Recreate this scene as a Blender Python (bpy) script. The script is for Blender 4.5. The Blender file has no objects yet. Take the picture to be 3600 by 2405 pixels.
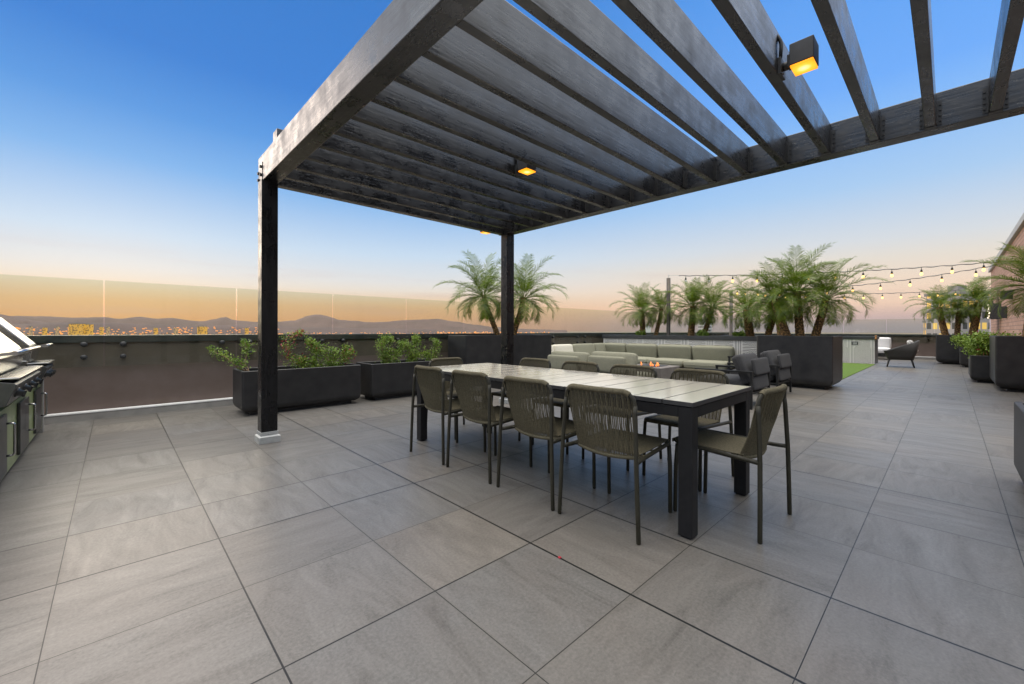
import bpy, math, random
from math import sin, cos, pi, radians, sqrt, atan2
from mathutils import Vector, Matrix
random.seed(7)
S = bpy.context.scene
COL = S.collection

# ------------------------------------------------------------------ camera
YAW = 0.7617
cam_d = bpy.data.cameras.new("camera")
cam = bpy.data.objects.new("camera", cam_d); COL.objects.link(cam)
cam_d.sensor_width = 36.0
cam_d.lens = 14.65
cam_d.shift_y = -0.01153
cam_d.clip_start = 0.05
cam_d.clip_end = 60000
cam.matrix_world = (Matrix.Translation((0, 0, 1.1585)) @ Matrix.Rotation(-YAW, 4, 'Z') @
                    Matrix.Rotation(pi/2, 4, 'X') @ Matrix.Rotation(0.002, 4, 'Z'))
S.camera = cam
RT = (cos(YAW), -sin(YAW)); FW = (sin(YAW), cos(YAW))

# ------------------------------------------------------------------ world (dusk sky)
W = bpy.data.worlds.new("World"); S.world = W; W.use_nodes = True
nt = W.node_tree; nt.nodes.clear()
def wn(t, **k):
    n = nt.nodes.new(t)
    for a, v in k.items(): setattr(n, a, v)
    return n
L = nt.links.new
tc = wn('ShaderNodeTexCoord'); sep = wn('ShaderNodeSeparateXYZ'); L(tc.outputs['Generated'], sep.inputs[0])
def ramp(stops):
    r = wn('ShaderNodeValToRGB'); e = r.color_ramp.elements
    while len(e) > 1: e.remove(e[-1])
    for i, (p, c) in enumerate(stops):
        x = e[0] if i == 0 else e.new(p)
        x.position = p; x.color = (*c, 1)
    L(sep.outputs['Z'], r.inputs['Fac'])
    return r
rl = ramp([(0, (.62, .26, .11)), (.025, (.70, .34, .15)), (.05, (.75, .45, .24)), (.07, (.75, .58, .41)), (.09, (.75, .70, .63)), (.11, (.70, .72, .73)),
           (.17, (.53, .68, .84)), (.29, (.18, .43, .81)), (.37, (.078, .30, .73)), (.46, (.034, .21, .64)), (.7, (.03, .18, .56)), (1, (.05, .17, .46))])
rr = ramp([(0, (.27, .26, .34)), (.012, (.33, .30, .37)), (.03, (.56, .41, .39)), (.05, (.82, .59, .45)), (.085, (.84, .67, .53)), (.13, (.75, .70, .63)),
           (.165, (.64, .69, .74)), (.26, (.37, .58, .85)), (.36, (.23, .48, .90)), (.42, (.15, .40, .92)), (.7, (.06, .28, .78)), (1, (.06, .2, .52))])
def dotn(v):
    d = wn('ShaderNodeVectorMath', operation='DOT_PRODUCT'); L(tc.outputs['Generated'], d.inputs[0]); d.inputs[1].default_value = v
    return d.outputs['Value']
def mrange(src, a, b, c, d):
    m = wn('ShaderNodeMapRange', interpolation_type='SMOOTHSTEP'); L(src, m.inputs['Value'])
    for k, v in zip(('From Min', 'From Max', 'To Min', 'To Max'), (a, b, c, d)): m.inputs[k].default_value = v
    return m.outputs['Result']
mx = wn('ShaderNodeMix', data_type='RGBA')
L(mrange(dotn((RT[0], RT[1], 0)), -.25, .55, 0, 1), mx.inputs['Factor']); L(rl.outputs[0], mx.inputs['A']); L(rr.outputs[0], mx.inputs['B'])
# thin streaky cloud near the horizon
mp = wn('ShaderNodeMapping'); mp.inputs['Scale'].default_value = (2.2, 2.2, 26); L(tc.outputs['Generated'], mp.inputs['Vector'])
nz = wn('ShaderNodeTexNoise'); nz.inputs['Scale'].default_value = 1.6; nz.inputs['Detail'].default_value = 5; L(mp.outputs[0], nz.inputs['Vector'])
cl = wn('ShaderNodeMath', operation='MULTIPLY'); L(mrange(nz.outputs['Fac'], .50, .72, 0, .26), cl.inputs[0]); L(mrange(sep.outputs['Z'], .03, .2, 1, 0), cl.inputs[1])
mc = wn('ShaderNodeMix', data_type='RGBA'); L(cl.outputs[0], mc.inputs['Factor']); L(mx.outputs['Result'], mc.inputs['A']); mc.inputs['B'].default_value = (.55, .38, .36, 1)
# sky overhead and behind the photographer brightened as added fill for floor and beams
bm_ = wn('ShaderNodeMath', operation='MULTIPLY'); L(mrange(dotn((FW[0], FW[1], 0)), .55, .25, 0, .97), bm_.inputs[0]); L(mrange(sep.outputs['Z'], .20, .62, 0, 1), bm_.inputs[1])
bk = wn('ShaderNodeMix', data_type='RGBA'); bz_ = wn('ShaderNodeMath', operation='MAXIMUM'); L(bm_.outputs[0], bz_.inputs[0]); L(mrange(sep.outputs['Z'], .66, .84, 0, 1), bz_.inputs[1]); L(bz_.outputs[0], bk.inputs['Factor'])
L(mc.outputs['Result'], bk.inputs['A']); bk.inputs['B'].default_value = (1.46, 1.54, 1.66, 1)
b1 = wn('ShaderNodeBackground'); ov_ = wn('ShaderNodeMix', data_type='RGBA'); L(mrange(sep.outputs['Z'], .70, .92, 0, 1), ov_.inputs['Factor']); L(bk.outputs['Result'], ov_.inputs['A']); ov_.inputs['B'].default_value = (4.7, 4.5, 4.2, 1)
bl_ = wn('ShaderNodeMath', operation='MULTIPLY'); L(mrange(dotn((FW[0], FW[1], 0)), .50, .15, 0, .88), bl_.inputs[0]); L(mrange(sep.outputs['Z'], .42, .10, 0, 1), bl_.inputs[1])
b_y = wn('ShaderNodeMath', operation='MULTIPLY'); L(bl_.outputs[0], b_y.inputs[0]); L(mrange(dotn((0, 1, 0)), .75, .2, 0, 1), b_y.inputs[1])
bd_ = wn('ShaderNodeMix', data_type='RGBA'); L(b_y.outputs[0], bd_.inputs['Factor']); L(ov_.outputs['Result'], bd_.inputs['A']); bd_.inputs['B'].default_value = (.10, .11, .14, 1)  # unseen low sky behind darkened so surfaces facing it stay dark
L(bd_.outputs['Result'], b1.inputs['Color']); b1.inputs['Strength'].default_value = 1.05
sky = wn('ShaderNodeTexSky', sky_type='NISHITA'); sky.sun_disc = False; sky.sun_elevation = radians(8); sky.sun_rotation = radians(0)
b2 = wn('ShaderNodeBackground'); L(sky.outputs[0], b2.inputs['Color']); b2.inputs['Strength'].default_value = 0.003
ad = wn('ShaderNodeAddShader'); L(b1.outputs[0], ad.inputs[0]); L(b2.outputs[0], ad.inputs[1])
wo = wn('ShaderNodeOutputWorld'); L(ad.outputs[0], wo.inputs['Surface'])

# ------------------------------------------------------------------ low soft sun of the dusk glow (from +Y)
sl = bpy.data.lights.new("sun", 'SUN'); sl.energy = 1.5; sl.angle = radians(38); sl.color = (1.0, .80, .60)
so = bpy.data.objects.new("sun", sl); COL.objects.link(so)
so.rotation_euler = Vector((0.10, -1, -0.30)).to_track_quat('-Z', 'Y').to_euler()

S.view_settings.view_transform = 'Standard'; S.view_settings.look = 'None'
S.view_settings.exposure = 0.0; S.view_settings.gamma = 1.0
S.render.engine = 'CYCLES'
S.cycles.use_denoising = True; S.cycles.use_adaptive_sampling = False
S.cycles.max_bounces = 8; S.cycles.transparent_max_bounces = 24; S.cycles.diffuse_bounces = 3
S.cycles.sample_clamp_indirect = 6; S.cycles.caustics_reflective = False; S.cycles.caustics_refractive = False

# ------------------------------------------------------------------ materials
class NM:
    def __init__(s, name):
        s.m = bpy.data.materials.new(name); s.m.use_nodes = True; s.t = s.m.node_tree; s.t.nodes.clear()
        s.out = s.n('ShaderNodeOutputMaterial'); s.p = s.n('ShaderNodeBsdfPrincipled'); s.l(s.p.outputs[0], s.out.inputs['Surface'])
    def n(s, t, **k):
        x = s.t.nodes.new(t)
        for a, v in k.items(): setattr(x, a, v)
        return x
    def l(s, a, b): s.t.links.new(a, b)
    def set(s, **k):
        for a, v in k.items():
            i = s.p.inputs[a.replace('_', ' ')]
            if hasattr(v, 'is_linked') or isinstance(v, bpy.types.NodeSocket): s.l(v, i)
            else: i.default_value = (*v, 1) if isinstance(v, tuple) and len(v) == 3 else v
    def coord(s, kind='Object', scale=(1, 1, 1), rnd=True):
        c = s.n('ShaderNodeTexCoord'); m = s.n('ShaderNodeMapping'); m.inputs['Scale'].default_value = scale
        s.l(c.outputs[kind], m.inputs['Vector'])
        if rnd:
            o = s.n('ShaderNodeObjectInfo'); v = s.n('ShaderNodeMath', operation='MULTIPLY'); v.inputs[1].default_value = 37.0
            s.l(o.outputs['Random'], v.inputs[0]); cb = s.n('ShaderNodeCombineXYZ')
            for k in range(3): s.l(v.outputs[0], cb.inputs[k])
            s.l(cb.outputs[0], m.inputs['Location'])
        return m.outputs[0]
    def noise(s, vec, scale, detail=4, rough=.55, dist=0):
        x = s.n('ShaderNodeTexNoise'); x.inputs['Scale'].default_value = scale; x.inputs['Detail'].default_value = detail
        x.inputs['Roughness'].default_value = rough; x.inputs['Distortion'].default_value = dist
        s.l(vec, x.inputs['Vector']); return x.outputs['Fac']
    def rampc(s, fac, stops):
        r = s.n('ShaderNodeValToRGB'); e = r.color_ramp.elements
        while len(e) > 1: e.remove(e[-1])
        for i, (p, c) in enumerate(stops):
            x = e[0] if i == 0 else e.new(p)
            x.position = p; x.color = (*c, 1) if isinstance(c, tuple) else (c, c, c, 1)
        s.l(fac, r.inputs['Fac']); return r.outputs['Color']
    def mix(s, f, a, b, mode='MIX'):
        x = s.n('ShaderNodeMix', data_type='RGBA', blend_type=mode)
        for v, i in ((f, x.inputs['Factor']), (a, x.inputs['A']), (b, x.inputs['B'])):
            if isinstance(v, bpy.types.NodeSocket): s.l(v, i)
            else: i.default_value = (*v, 1) if isinstance(v, tuple) else v
        return x.outputs['Result']
    def math(s, op, a, b=None, c=None):
        x = s.n('ShaderNodeMath', operation=op)
        for k, v in enumerate((a, b, c)):
            if v is None: continue
            if isinstance(v, bpy.types.NodeSocket): s.l(v, x.inputs[k])
            else: x.inputs[k].default_value = v
        return x.outputs[0]
    def bump(s, h, strength=.3, dist=.01):
        b = s.n('ShaderNodeBump'); b.inputs['Strength'].default_value = strength; b.inputs['Distance'].default_value = dist
        s.l(h, b.inputs['Height']); s.l(b.outputs[0], s.p.inputs['Normal'])

def mottled(name, c1, c2, scale=8, rough=.6, bump=.2, bscale=60, bdist=.004, metallic=0, spec=.5, kind='Object', stretch=(1, 1, 1), detail=5):
    a = NM(name); v = a.coord(kind, stretch); f = a.noise(v, scale, detail)
    a.set(Base_Color=a.rampc(f, [(.3, c1), (.7, c2)]), Roughness=rough, Metallic=metallic, Specular_IOR_Level=spec)
    if bump: a.bump(a.noise(v, bscale, 3), bump, bdist)
    return a.m
def emit(name, col, strength, base=None):
    a = NM(name); a.set(Base_Color=base or col, Emission_Color=col, Emission_Strength=strength, Roughness=.4); return a.m

def wood_mat(name, axis, ior=1.75):   # black stained timber, grain along axis, worn scratches and knots
    a = NM(name); st = [14, 14, 14]; st[axis] = .9
    v = a.coord('Object', tuple(st)); v2 = a.coord('Object', (1, 1, 1))
    g = a.noise(v, 3.0, 7, .6, .12); big = a.noise(v2, 2.2, 3)
    s2 = [30, 30, 30]; s2[axis] = 6
    sc = a.noise(a.coord('Object', tuple(s2)), 1.5, 4, .6, 1.2)
    base = a.rampc(g, [(.25, (.004, .004, .004)), (.55, (.008, .008, .009)), (.8, (.016, .016, .017))])
    base = a.mix(a.rampc(big, [(.35, 0.0), (.75, .35)]), base, (.013, .012, .012))
    base = a.mix(a.rampc(sc, [(.585, 0.0), (.63, .95)]), base, (.003, .003, .003))
    kn = a.n('ShaderNodeTexVoronoi'); kn.inputs['Scale'].default_value = 1.0; ks = [7, 7, 7]; ks[axis] = 2.6; a.l(a.coord('Object', tuple(ks)), kn.inputs['Vector'])
    k = a.rampc(kn.outputs['Distance'], [(.10, 1.0), (.2, 0.0)])
    base = a.mix(a.math('MULTIPLY', k, .75), base, (.010, .010, .010))
    a.set(Base_Color=base, Roughness=a.rampc(a.math('ADD', a.math('MULTIPLY', g, .35), a.math('MULTIPLY', a.noise(v2, 5.5, 4, .65), .75)), [(.38, .16), (.72, .46)]), Specular_IOR_Level=.5, IOR=ior)
    h = a.math('SUBTRACT', g, a.math('MULTIPLY', a.math('GREATER_THAN', sc, .60), .8))
    a.bump(h, .28, .006)
    return a.m
M = {}
M['wood_x'] = wood_mat('black_timber_x', 0); M['wood_y'] = wood_mat('black_timber_y', 1); M['wood_z'] = wood_mat('black_timber_z', 2, 1.36)
M['black_steel'] = mottled('black_steel', (.018, .018, .019), (.03, .03, .03), 30, .45, .1, 200, .001)
M['hanger'] = mottled('painted_hanger', (.028, .028, .029), (.045, .045, .045), 20, .45, .1, 200, .001)
M['lamp_black'] = mottled('lamp_housing', (.035, .036, .04), (.05, .05, .055), 20, .5, .1, 200, .001)
M['galv'] = mottled('galvanised_steel', (.36, .37, .37), (.5, .51, .5), 12, .5, .12, 90, .001, metallic=.35)
M['planter'] = mottled('charcoal_fibre_cement', (.009, .009, .010), (.025, .024, .024), 5, .46, .3, 260, .002)
M['soil'] = mottled('soil', (.018, .014, .010), (.045, .034, .024), 30, .95, .8, 60, .02)
M['stucco'] = mottled('dark_stucco', (.118, .086, .072), (.138, .104, .090), 5, .9, .4, 220, .004)
M['coping'] = mottled('dark_coping', (.035, .037, .038), (.055, .057, .06), 4, .35, .05, 80, .001)
M['white_trim'] = mottled('white_flashing', (.68, .68, .66), (.82, .82, .8), 5, .5, .2, 30, .003)
M['kerb'] = mottled('concrete_kerb', (.20, .19, .18), (.28, .27, .25), 6, .8, .3, 90, .003)
M['chair_frame'] = mottled('olive_powdercoat', (.022, .020, .012), (.032, .029, .018), 20, .5, .1, 300, .001, spec=.4)
M['rope'] = mottled('olive_rope', (.082, .070, .040), (.145, .126, .078), 90, .85, .5, 400, .002)
M['chair_foot'] = mottled('glide', (.3, .3, .3), (.4, .4, .4), 20, .3, 0, metallic=1)
M['table_frame'] = mottled('table_frame', (.009, .009, .010), (.014, .014, .015), 25, .6, .15, 300, .001, spec=.3)
M['fabric_sage'] = mottled('sage_fabric', (.20, .195, .14), (.275, .268, .20), 60, .95, .5, 420, .003)
M['fabric_cream'] = mottled('cream_fabric', (.58, .55, .45), (.68, .64, .54), 60, .95, .5, 420, .003)
M['fabric_char'] = mottled('charcoal_fabric', (.026, .026, .028), (.046, .046, .048), 60, .95, .5, 420, .003)
M['fabric_white'] = mottled('white_fabric', (.62, .61, .6), (.75, .74, .73), 60, .95, .4, 420, .003)
M['frame_dark'] = mottled('dark_aluminium', (.010, .010, .010), (.016, .016, .016), 25, .55, .1, 300, .001, spec=.3)
M['wicker'] = mottled('black_wicker', (.014, .013, .013), (.04, .038, .036), 90, .7, .9, 120, .006)
M['fire_stone'] = mottled('fire_table_stone', (.12, .105, .095), (.17, .15, .135), 6, .75, .3, 120, .003)
M['plank_shaded'] = mottled('plank_shaded', (.030, .030, .031), (.045, .045, .046), 25, .5, .1, 300, .001)  # unlit sides of the same slab, their shade put into a darker colour
M['steel'] = mottled('stainless_steel', (.40, .39, .375), (.52, .51, .49), 5, .22, .03, 60, .0008, metallic=1, stretch=(1, 30, 1))
M['steel_dark'] = mottled('dark_steel', (.06, .06, .062), (.10, .10, .10), 10, .35, .05, 60, .001, metallic=.7)
M['knob'] = mottled('knob', (.03, .03, .032), (.05, .05, .05), 30, .3, 0, metallic=.5)
M['counter'] = mottled('dark_counter', (.05, .052, .056), (.085, .087, .09), 24, .3, .05, 100, .001)
M['pole'] = mottled('bronze_pole', (.055, .045, .036), (.085, .07, .055), 12, .4, .05, 80, .001, metallic=.4)
M['cable'] = mottled('black_cable', (.02, .02, .02), (.03, .03, .03), 30, .6, 0)
M['bulb'] = emit('warm_bulb', (1.0, .58, .16), 3.0)
M['bulb_off'] = mottled('clear_bulb', (.55, .55, .55), (.65, .65, .65), 10, .08, 0)
M['globe'] = emit('white_globe', (1.0, .88, .66), 1.6)
M['petal'] = mottled('red_petal', (.30, .01, .02), (.42, .02, .04), 60, .7, 0)
M['pillow_pattern'] = mottled('patterned_pillow', (.12, .12, .12), (.7, .68, .66), 26, .9, .3, 200, .003, detail=1)
M['dry'] = mottled('dry_wicker', (.32, .15, .05), (.5, .26, .1), 30, .8, .5, 90, .01)
M['white_plastic'] = mottled('white_plastic', (.7, .7, .68), (.8, .8, .78), 10, .5, 0)
M['ash_tower'] = None

# amber lens: brighter in the middle where the LED sits
a = NM('amber_lens'); c = a.n('ShaderNodeTexCoord'); gd = a.n('ShaderNodeTexGradient', gradient_type='SPHERICAL')
mpn = a.n('ShaderNodeMapping'); mpn.inputs['Scale'].default_value = (13, 13, 13); a.l(c.outputs['Object'], mpn.inputs['Vector']); a.l(mpn.outputs[0], gd.inputs['Vector'])
a.set(Base_Color=(.8, .35, .02), Emission_Color=a.rampc(gd.outputs['Fac'], [(0, (1, .30, .004)), (.5, (1, .46, .03)), (1, (1, .86, .42))]), Emission_Strength=1.5, Roughness=.3); M['amber'] = a.m

# table top planks: bright sky reflection put into a cream satin colour
a = NM('plank_sky_bright'); v = a.coord('Object', (1, 1, 1)); f = a.noise(v, 3, 4)
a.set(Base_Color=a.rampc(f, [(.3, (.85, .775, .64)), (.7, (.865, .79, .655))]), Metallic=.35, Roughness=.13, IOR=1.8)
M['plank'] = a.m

# porcelain pavers: 0.61 m grid, veining turned from tile to tile
a = NM('porcelain_pavers'); g = a.n('ShaderNodeNewGeometry'); T = .61
mpn = a.n('ShaderNodeMapping'); mpn.inputs['Location'].default_value = (-.4205/T, -1.5725/T, 0); mpn.inputs['Scale'].default_value = (1/T, 1/T, 1); a.l(g.outputs['Position'], mpn.inputs['Vector'])
fl = a.n('ShaderNodeVectorMath', operation='FLOOR'); a.l(mpn.outputs[0], fl.inputs[0])
fr = a.n('ShaderNodeVectorMath', operation='FRACTION'); a.l(mpn.outputs[0], fr.inputs[0])
sp = a.n('ShaderNodeSeparateXYZ'); a.l(fr.outputs[0], sp.inputs[0]); sf = a.n('ShaderNodeSeparateXYZ'); a.l(fl.outputs[0], sf.inputs[0])
cb = a.n('ShaderNodeCombineXYZ'); a.l(sf.outputs[0], cb.inputs[0]); a.l(sf.outputs[1], cb.inputs[1])
wn1 = a.n('ShaderNodeTexWhiteNoise', noise_dimensions='2D'); a.l(cb.outputs[0], wn1.inputs['Vector'])
rnd = wn1.outputs['Value']; rcol = wn1.outputs['Color']
def edge(o):
    q = a.math('ABSOLUTE', a.math('SUBTRACT', o, .5)); return a.math('SUBTRACT', .5, q)
ex, ey = edge(sp.outputs[0]), edge(sp.outputs[1])
def line_w(o):                      # each joint line has its own width
    w_ = a.n('ShaderNodeTexWhiteNoise', noise_dimensions='1D'); a.l(a.math('FLOOR', a.math('ADD', o, .5)), w_.inputs['W'])
    return a.math('ADD', .0028, a.math('MULTIPLY', a.math('POWER', w_.outputs['Value'], 2.0), .0078))
so_ = a.n('ShaderNodeSeparateXYZ'); a.l(mpn.outputs[0], so_.inputs[0])
joint = a.math('MAXIMUM', a.math('LESS_THAN', ex, line_w(so_.outputs[0])), a.math('LESS_THAN', ey, line_w(so_.outputs[1])))
# veins
def veins(kx, ky):
    m = a.n('ShaderNodeMapping'); m.inputs['Scale'].default_value = (kx, ky, 1); a.l(mpn.outputs[0], m.inputs['Vector'])
    ad_ = a.n('ShaderNodeVectorMath', operation='MULTIPLY_ADD'); a.l(rcol, ad_.inputs[0]); ad_.inputs[1].default_value = (40, 40, 40); a.l(m.outputs[0], ad_.inputs[2])
    rot = a.n('ShaderNodeVectorRotate', rotation_type='Z_AXIS'); a.l(ad_.outputs[0], rot.inputs['Vector'])
    rot.inputs['Angle'].default_value = 0
    return a.noise(ad_.outputs[0], 1.0, 9, .72, .9)
pick = a.math('GREATER_THAN', rnd, .42)
vx = a.n('ShaderNodeMix', data_type='FLOAT'); a.l(pick, vx.inputs['Factor']); a.l(veins(1.0, 4.4), vx.inputs['A']); a.l(veins(4.4, 1.0), vx.inputs['B'])
vein = vx.outputs['Result']
fine = a.noise(mpn.outputs[0], 46, 5, .7); cloud = a.noise(mpn.outputs[0], 1.7, 4)
base = a.rampc(vein, [(.30, (.045, .043, .040)), (.41, (.104, .100, .093)), (.52, (.136, .131, .123)), (.72, (.186, .180, .168))])
base = a.mix(.34, base, a.rampc(fine, [(.3, (.026, .025, .023)), (.7, (.245, .236, .220))]))
tint = a.rampc(rnd, [(0, (.84, .82, .80)), (.35, (1.0, .98, .95)), (.7, (.92, .93, .95)), (1, (1.10, 1.04, .97))])
base = a.mix(1.0, base, tint, 'MULTIPLY')
base = a.mix(a.rampc(cloud, [(.35, 0.0), (.8, .3)]), base, (.125, .102, .086))
stn = a.noise(mpn.outputs[0], .55, 6, .7, 1.2); scf = a.noise(mpn.outputs[0], 9, 3, .6, 2.0)
base = a.mix(a.rampc(stn, [(.50, 0.0), (.66, .34)]), base, (.115, .105, .09))
base = a.mix(a.rampc(scf, [(.70, 0.0), (.76, .45)]), base, (.075, .07, .06))
base = a.mix(a.rampc(edge_m := a.math('MINIMUM', ex, ey), [(.0, .45), (.03, 0.0)]), base, (.12, .11, .095))
base = a.mix(joint, base, (.003, .003, .003))
a.set(Base_Color=base, Roughness=a.rampc(vein, [(.3, .46), (.7, .36)]), Specular_IOR_Level=.5)
hh = a.math('SUBTRACT', a.math('ADD', a.math('MULTIPLY', fine, .25), a.math('MULTIPLY', vein, .4)), a.math('MULTIPLY', joint, 3.0))
a.bump(hh, .22, .003); M['paver'] = a.m

# artificial turf
a = NM('turf'); g = a.n('ShaderNodeNewGeometry'); f = a.noise(g.outputs['Position'], 60, 4, .7)
a.set(Base_Color=a.rampc(f, [(.3, (.035, .085, .002)), (.7, (.10, .17, .006))]), Roughness=.9); a.bump(f, .8, .02); M['turf'] = a.m

# geometric patterned panel: white lines on taupe (stripe columns, chevrons, bars)
def pattern_mat():
    a = NM('patterned_panel'); c = a.n('ShaderNodeTexCoord'); s = a.n('ShaderNodeSeparateXYZ'); a.l(c.outputs['Object'], s.inputs[0])
    P = .654
    u = a.math('SUBTRACT', a.math('MULTIPLY', a.math('FRACT', a.math('DIVIDE', s.outputs[1], P)), P), P/2)
    au = a.math('ABSOLUTE', u)
    v = a.math('SUBTRACT', s.outputs[2], .735); av = a.math('ABSOLUTE', v)
    def stripes(x, p=.034, w=.46):
        return a.math('LESS_THAN', a.math('FRACT', a.math('ADD', a.math('DIVIDE', x, p), 50.25)), w)
    colm = a.math('GREATER_THAN', au, .235)
    inX = a.math('GREATER_THAN', av, a.math('MULTIPLY', au, .82))
    dia = stripes(a.math('SUBTRACT', av, a.math('MULTIPLY', au, .82)), .036)
    bars = stripes(v, .036)
    bars = a.math('MAXIMUM', bars, a.math('LESS_THAN', a.math('ABSOLUTE', a.math('SUBTRACT', au, .228)), .006))
    mm = a.math('ADD', a.math('MULTIPLY', inX, dia), a.math('MULTIPLY', a.math('SUBTRACT', 1, inX), bars))
    mm = a.math('ADD', a.math('MULTIPLY', colm, stripes(u, .036)), a.math('MULTIPLY', a.math('SUBTRACT', 1, colm), mm))
    a.set(Base_Color=a.mix(mm, (.15, .14, .125), (.86, .84, .79)), Roughness=.6)
    return a.m
M['pattern'] = pattern_mat()

# brick
a = NM('taupe_brick'); c = a.n('ShaderNodeTexCoord'); s = a.n('ShaderNodeSeparateXYZ'); a.l(c.outputs['Object'], s.inputs[0])
cb = a.n('ShaderNodeCombineXYZ'); a.l(s.outputs[0], cb.inputs[0]); a.l(s.outputs[2], cb.inputs[1])
bt = a.n('ShaderNodeTexBrick'); a.l(cb.outputs[0], bt.inputs['Vector']); bt.inputs['Scale'].default_value = 1; bt.inputs['Brick Width'].default_value = .4
bt.inputs['Row Height'].default_value = .10; bt.inputs['Mortar Size'].default_value = .010; bt.inputs['Color1'].default_value = (.36, .20, .14, 1)
bt.inputs['Color2'].default_value = (.50, .31, .23, 1); bt.inputs['Mortar'].default_value = (.16, .12, .10, 1)
a.set(Base_Color=a.mix(.3, bt.outputs['Color'], a.rampc(a.noise(c.outputs['Object'], 14, 4), [(.3, (.24, .14, .10)), (.7, (.55, .37, .29))])), Roughness=.85); a.bump(bt.outputs['Fac'], -.5, .01); M['brick'] = a.m

# green glazed tile of the grill island
a = NM('green_tile'); c = a.n('ShaderNodeTexCoord'); s = a.n('ShaderNodeSeparateXYZ'); a.l(c.outputs['Object'], s.inputs[0])
cb = a.n('ShaderNodeCombineXYZ'); a.l(s.outputs[1], cb.inputs[0]); a.l(s.outputs[2], cb.inputs[1])
bt = a.n('ShaderNodeTexBrick'); bt.offset = 0; a.l(cb.outputs[0], bt.inputs['Vector']); bt.inputs['Scale'].default_value = 1; bt.inputs['Brick Width'].default_value = .3
bt.inputs['Row Height'].default_value = .15; bt.inputs['Mortar Size'].default_value = .004; bt.inputs['Color1'].default_value = (.22, .27, .10, 1)
bt.inputs['Color2'].default_value = (.27, .32, .14, 1); bt.inputs['Mortar'].default_value = (.28, .29, .22, 1)
st = a.noise(a.coord('Object', (20, 20, 1)), 4, 4)
a.set(Base_Color=a.mix(.35, bt.outputs['Color'], a.rampc(st, [(.3, (.12, .15, .05)), (.7, (.42, .46, .24))])), Roughness=.3); M['tile'] = a.m

# railing glass: lightly tinted sheet with a mirror share at grazing angles
a = NM('railing_glass'); a.t.nodes.remove(a.p)
tr = a.n('ShaderNodeBsdfTransparent'); tr.inputs['Color'].default_value = (.895, .925, .885, 1)
gl = a.n('ShaderNodeBsdfGlossy'); gl.inputs['Roughness'].default_value = .0; fz = a.n('ShaderNodeFresnel'); fz.inputs['IOR'].default_value = 1.45
ms = a.n('ShaderNodeMixShader'); gb = a.n('ShaderNodeNewGeometry'); a.l(a.math('MULTIPLY', fz.outputs[0], a.math('SUBTRACT', 1, gb.outputs['Backfacing'])), ms.inputs[0]); a.l(tr.outputs[0], ms.inputs[1]); a.l(gl.outputs[0], ms.inputs[2]); a.l(ms.outputs[0], a.out.inputs['Surface']); M['glass'] = a.m

def leaf_mat(name, c1, c2, rough=.45, trans=.25):
    a = NM(name); g = a.n('ShaderNodeNewGeometry'); f = a.noise(g.outputs['Position'], 9, 4, .7)
    col = a.rampc(f, [(.32, c1), (.68, c2)]); a.set(Base_Color=col, Roughness=rough)
    t = a.n('ShaderNodeBsdfTranslucent'); a.l(col, t.inputs['Color']); ms = a.n('ShaderNodeMixShader'); ms.inputs[0].default_value = trans
    a.l(a.p.outputs[0], ms.inputs[1]); a.l(t.outputs[0], ms.inputs[2]); a.l(ms.outputs[0], a.out.inputs['Surface']); return a.m
M['palm_leaf'] = leaf_mat('palm_leaf', (.035, .095, .004), (.21, .275, .016), .4, .35)
M['shrub_leaf'] = leaf_mat('shrub_leaf', (.07, .16, .012), (.28, .38, .05))
M['bract'] = leaf_mat('red_bract', (.22, .012, .025), (.45, .05, .07))
a = NM('palm_trunk'); v = a.coord('Object', (1, 1, .8)); vo = a.n('ShaderNodeTexVoronoi'); vo.inputs['Scale'].default_value = 34; a.l(v, vo.inputs['Vector'])
a.set(Base_Color=a.mix(a.rampc(vo.outputs['Distance'], [(.25, 0.0), (.6, 1.0)]), (.36, .20, .065), (.07, .042, .016)), Roughness=.85); a.bump(vo.outputs['Distance'], -.9, .02); M['trunk'] = a.m
M['stem'] = mottled('woody_stem', (.20, .13, .075), (.32, .22, .13), 30, .8, .4, 90, .004)

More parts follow.
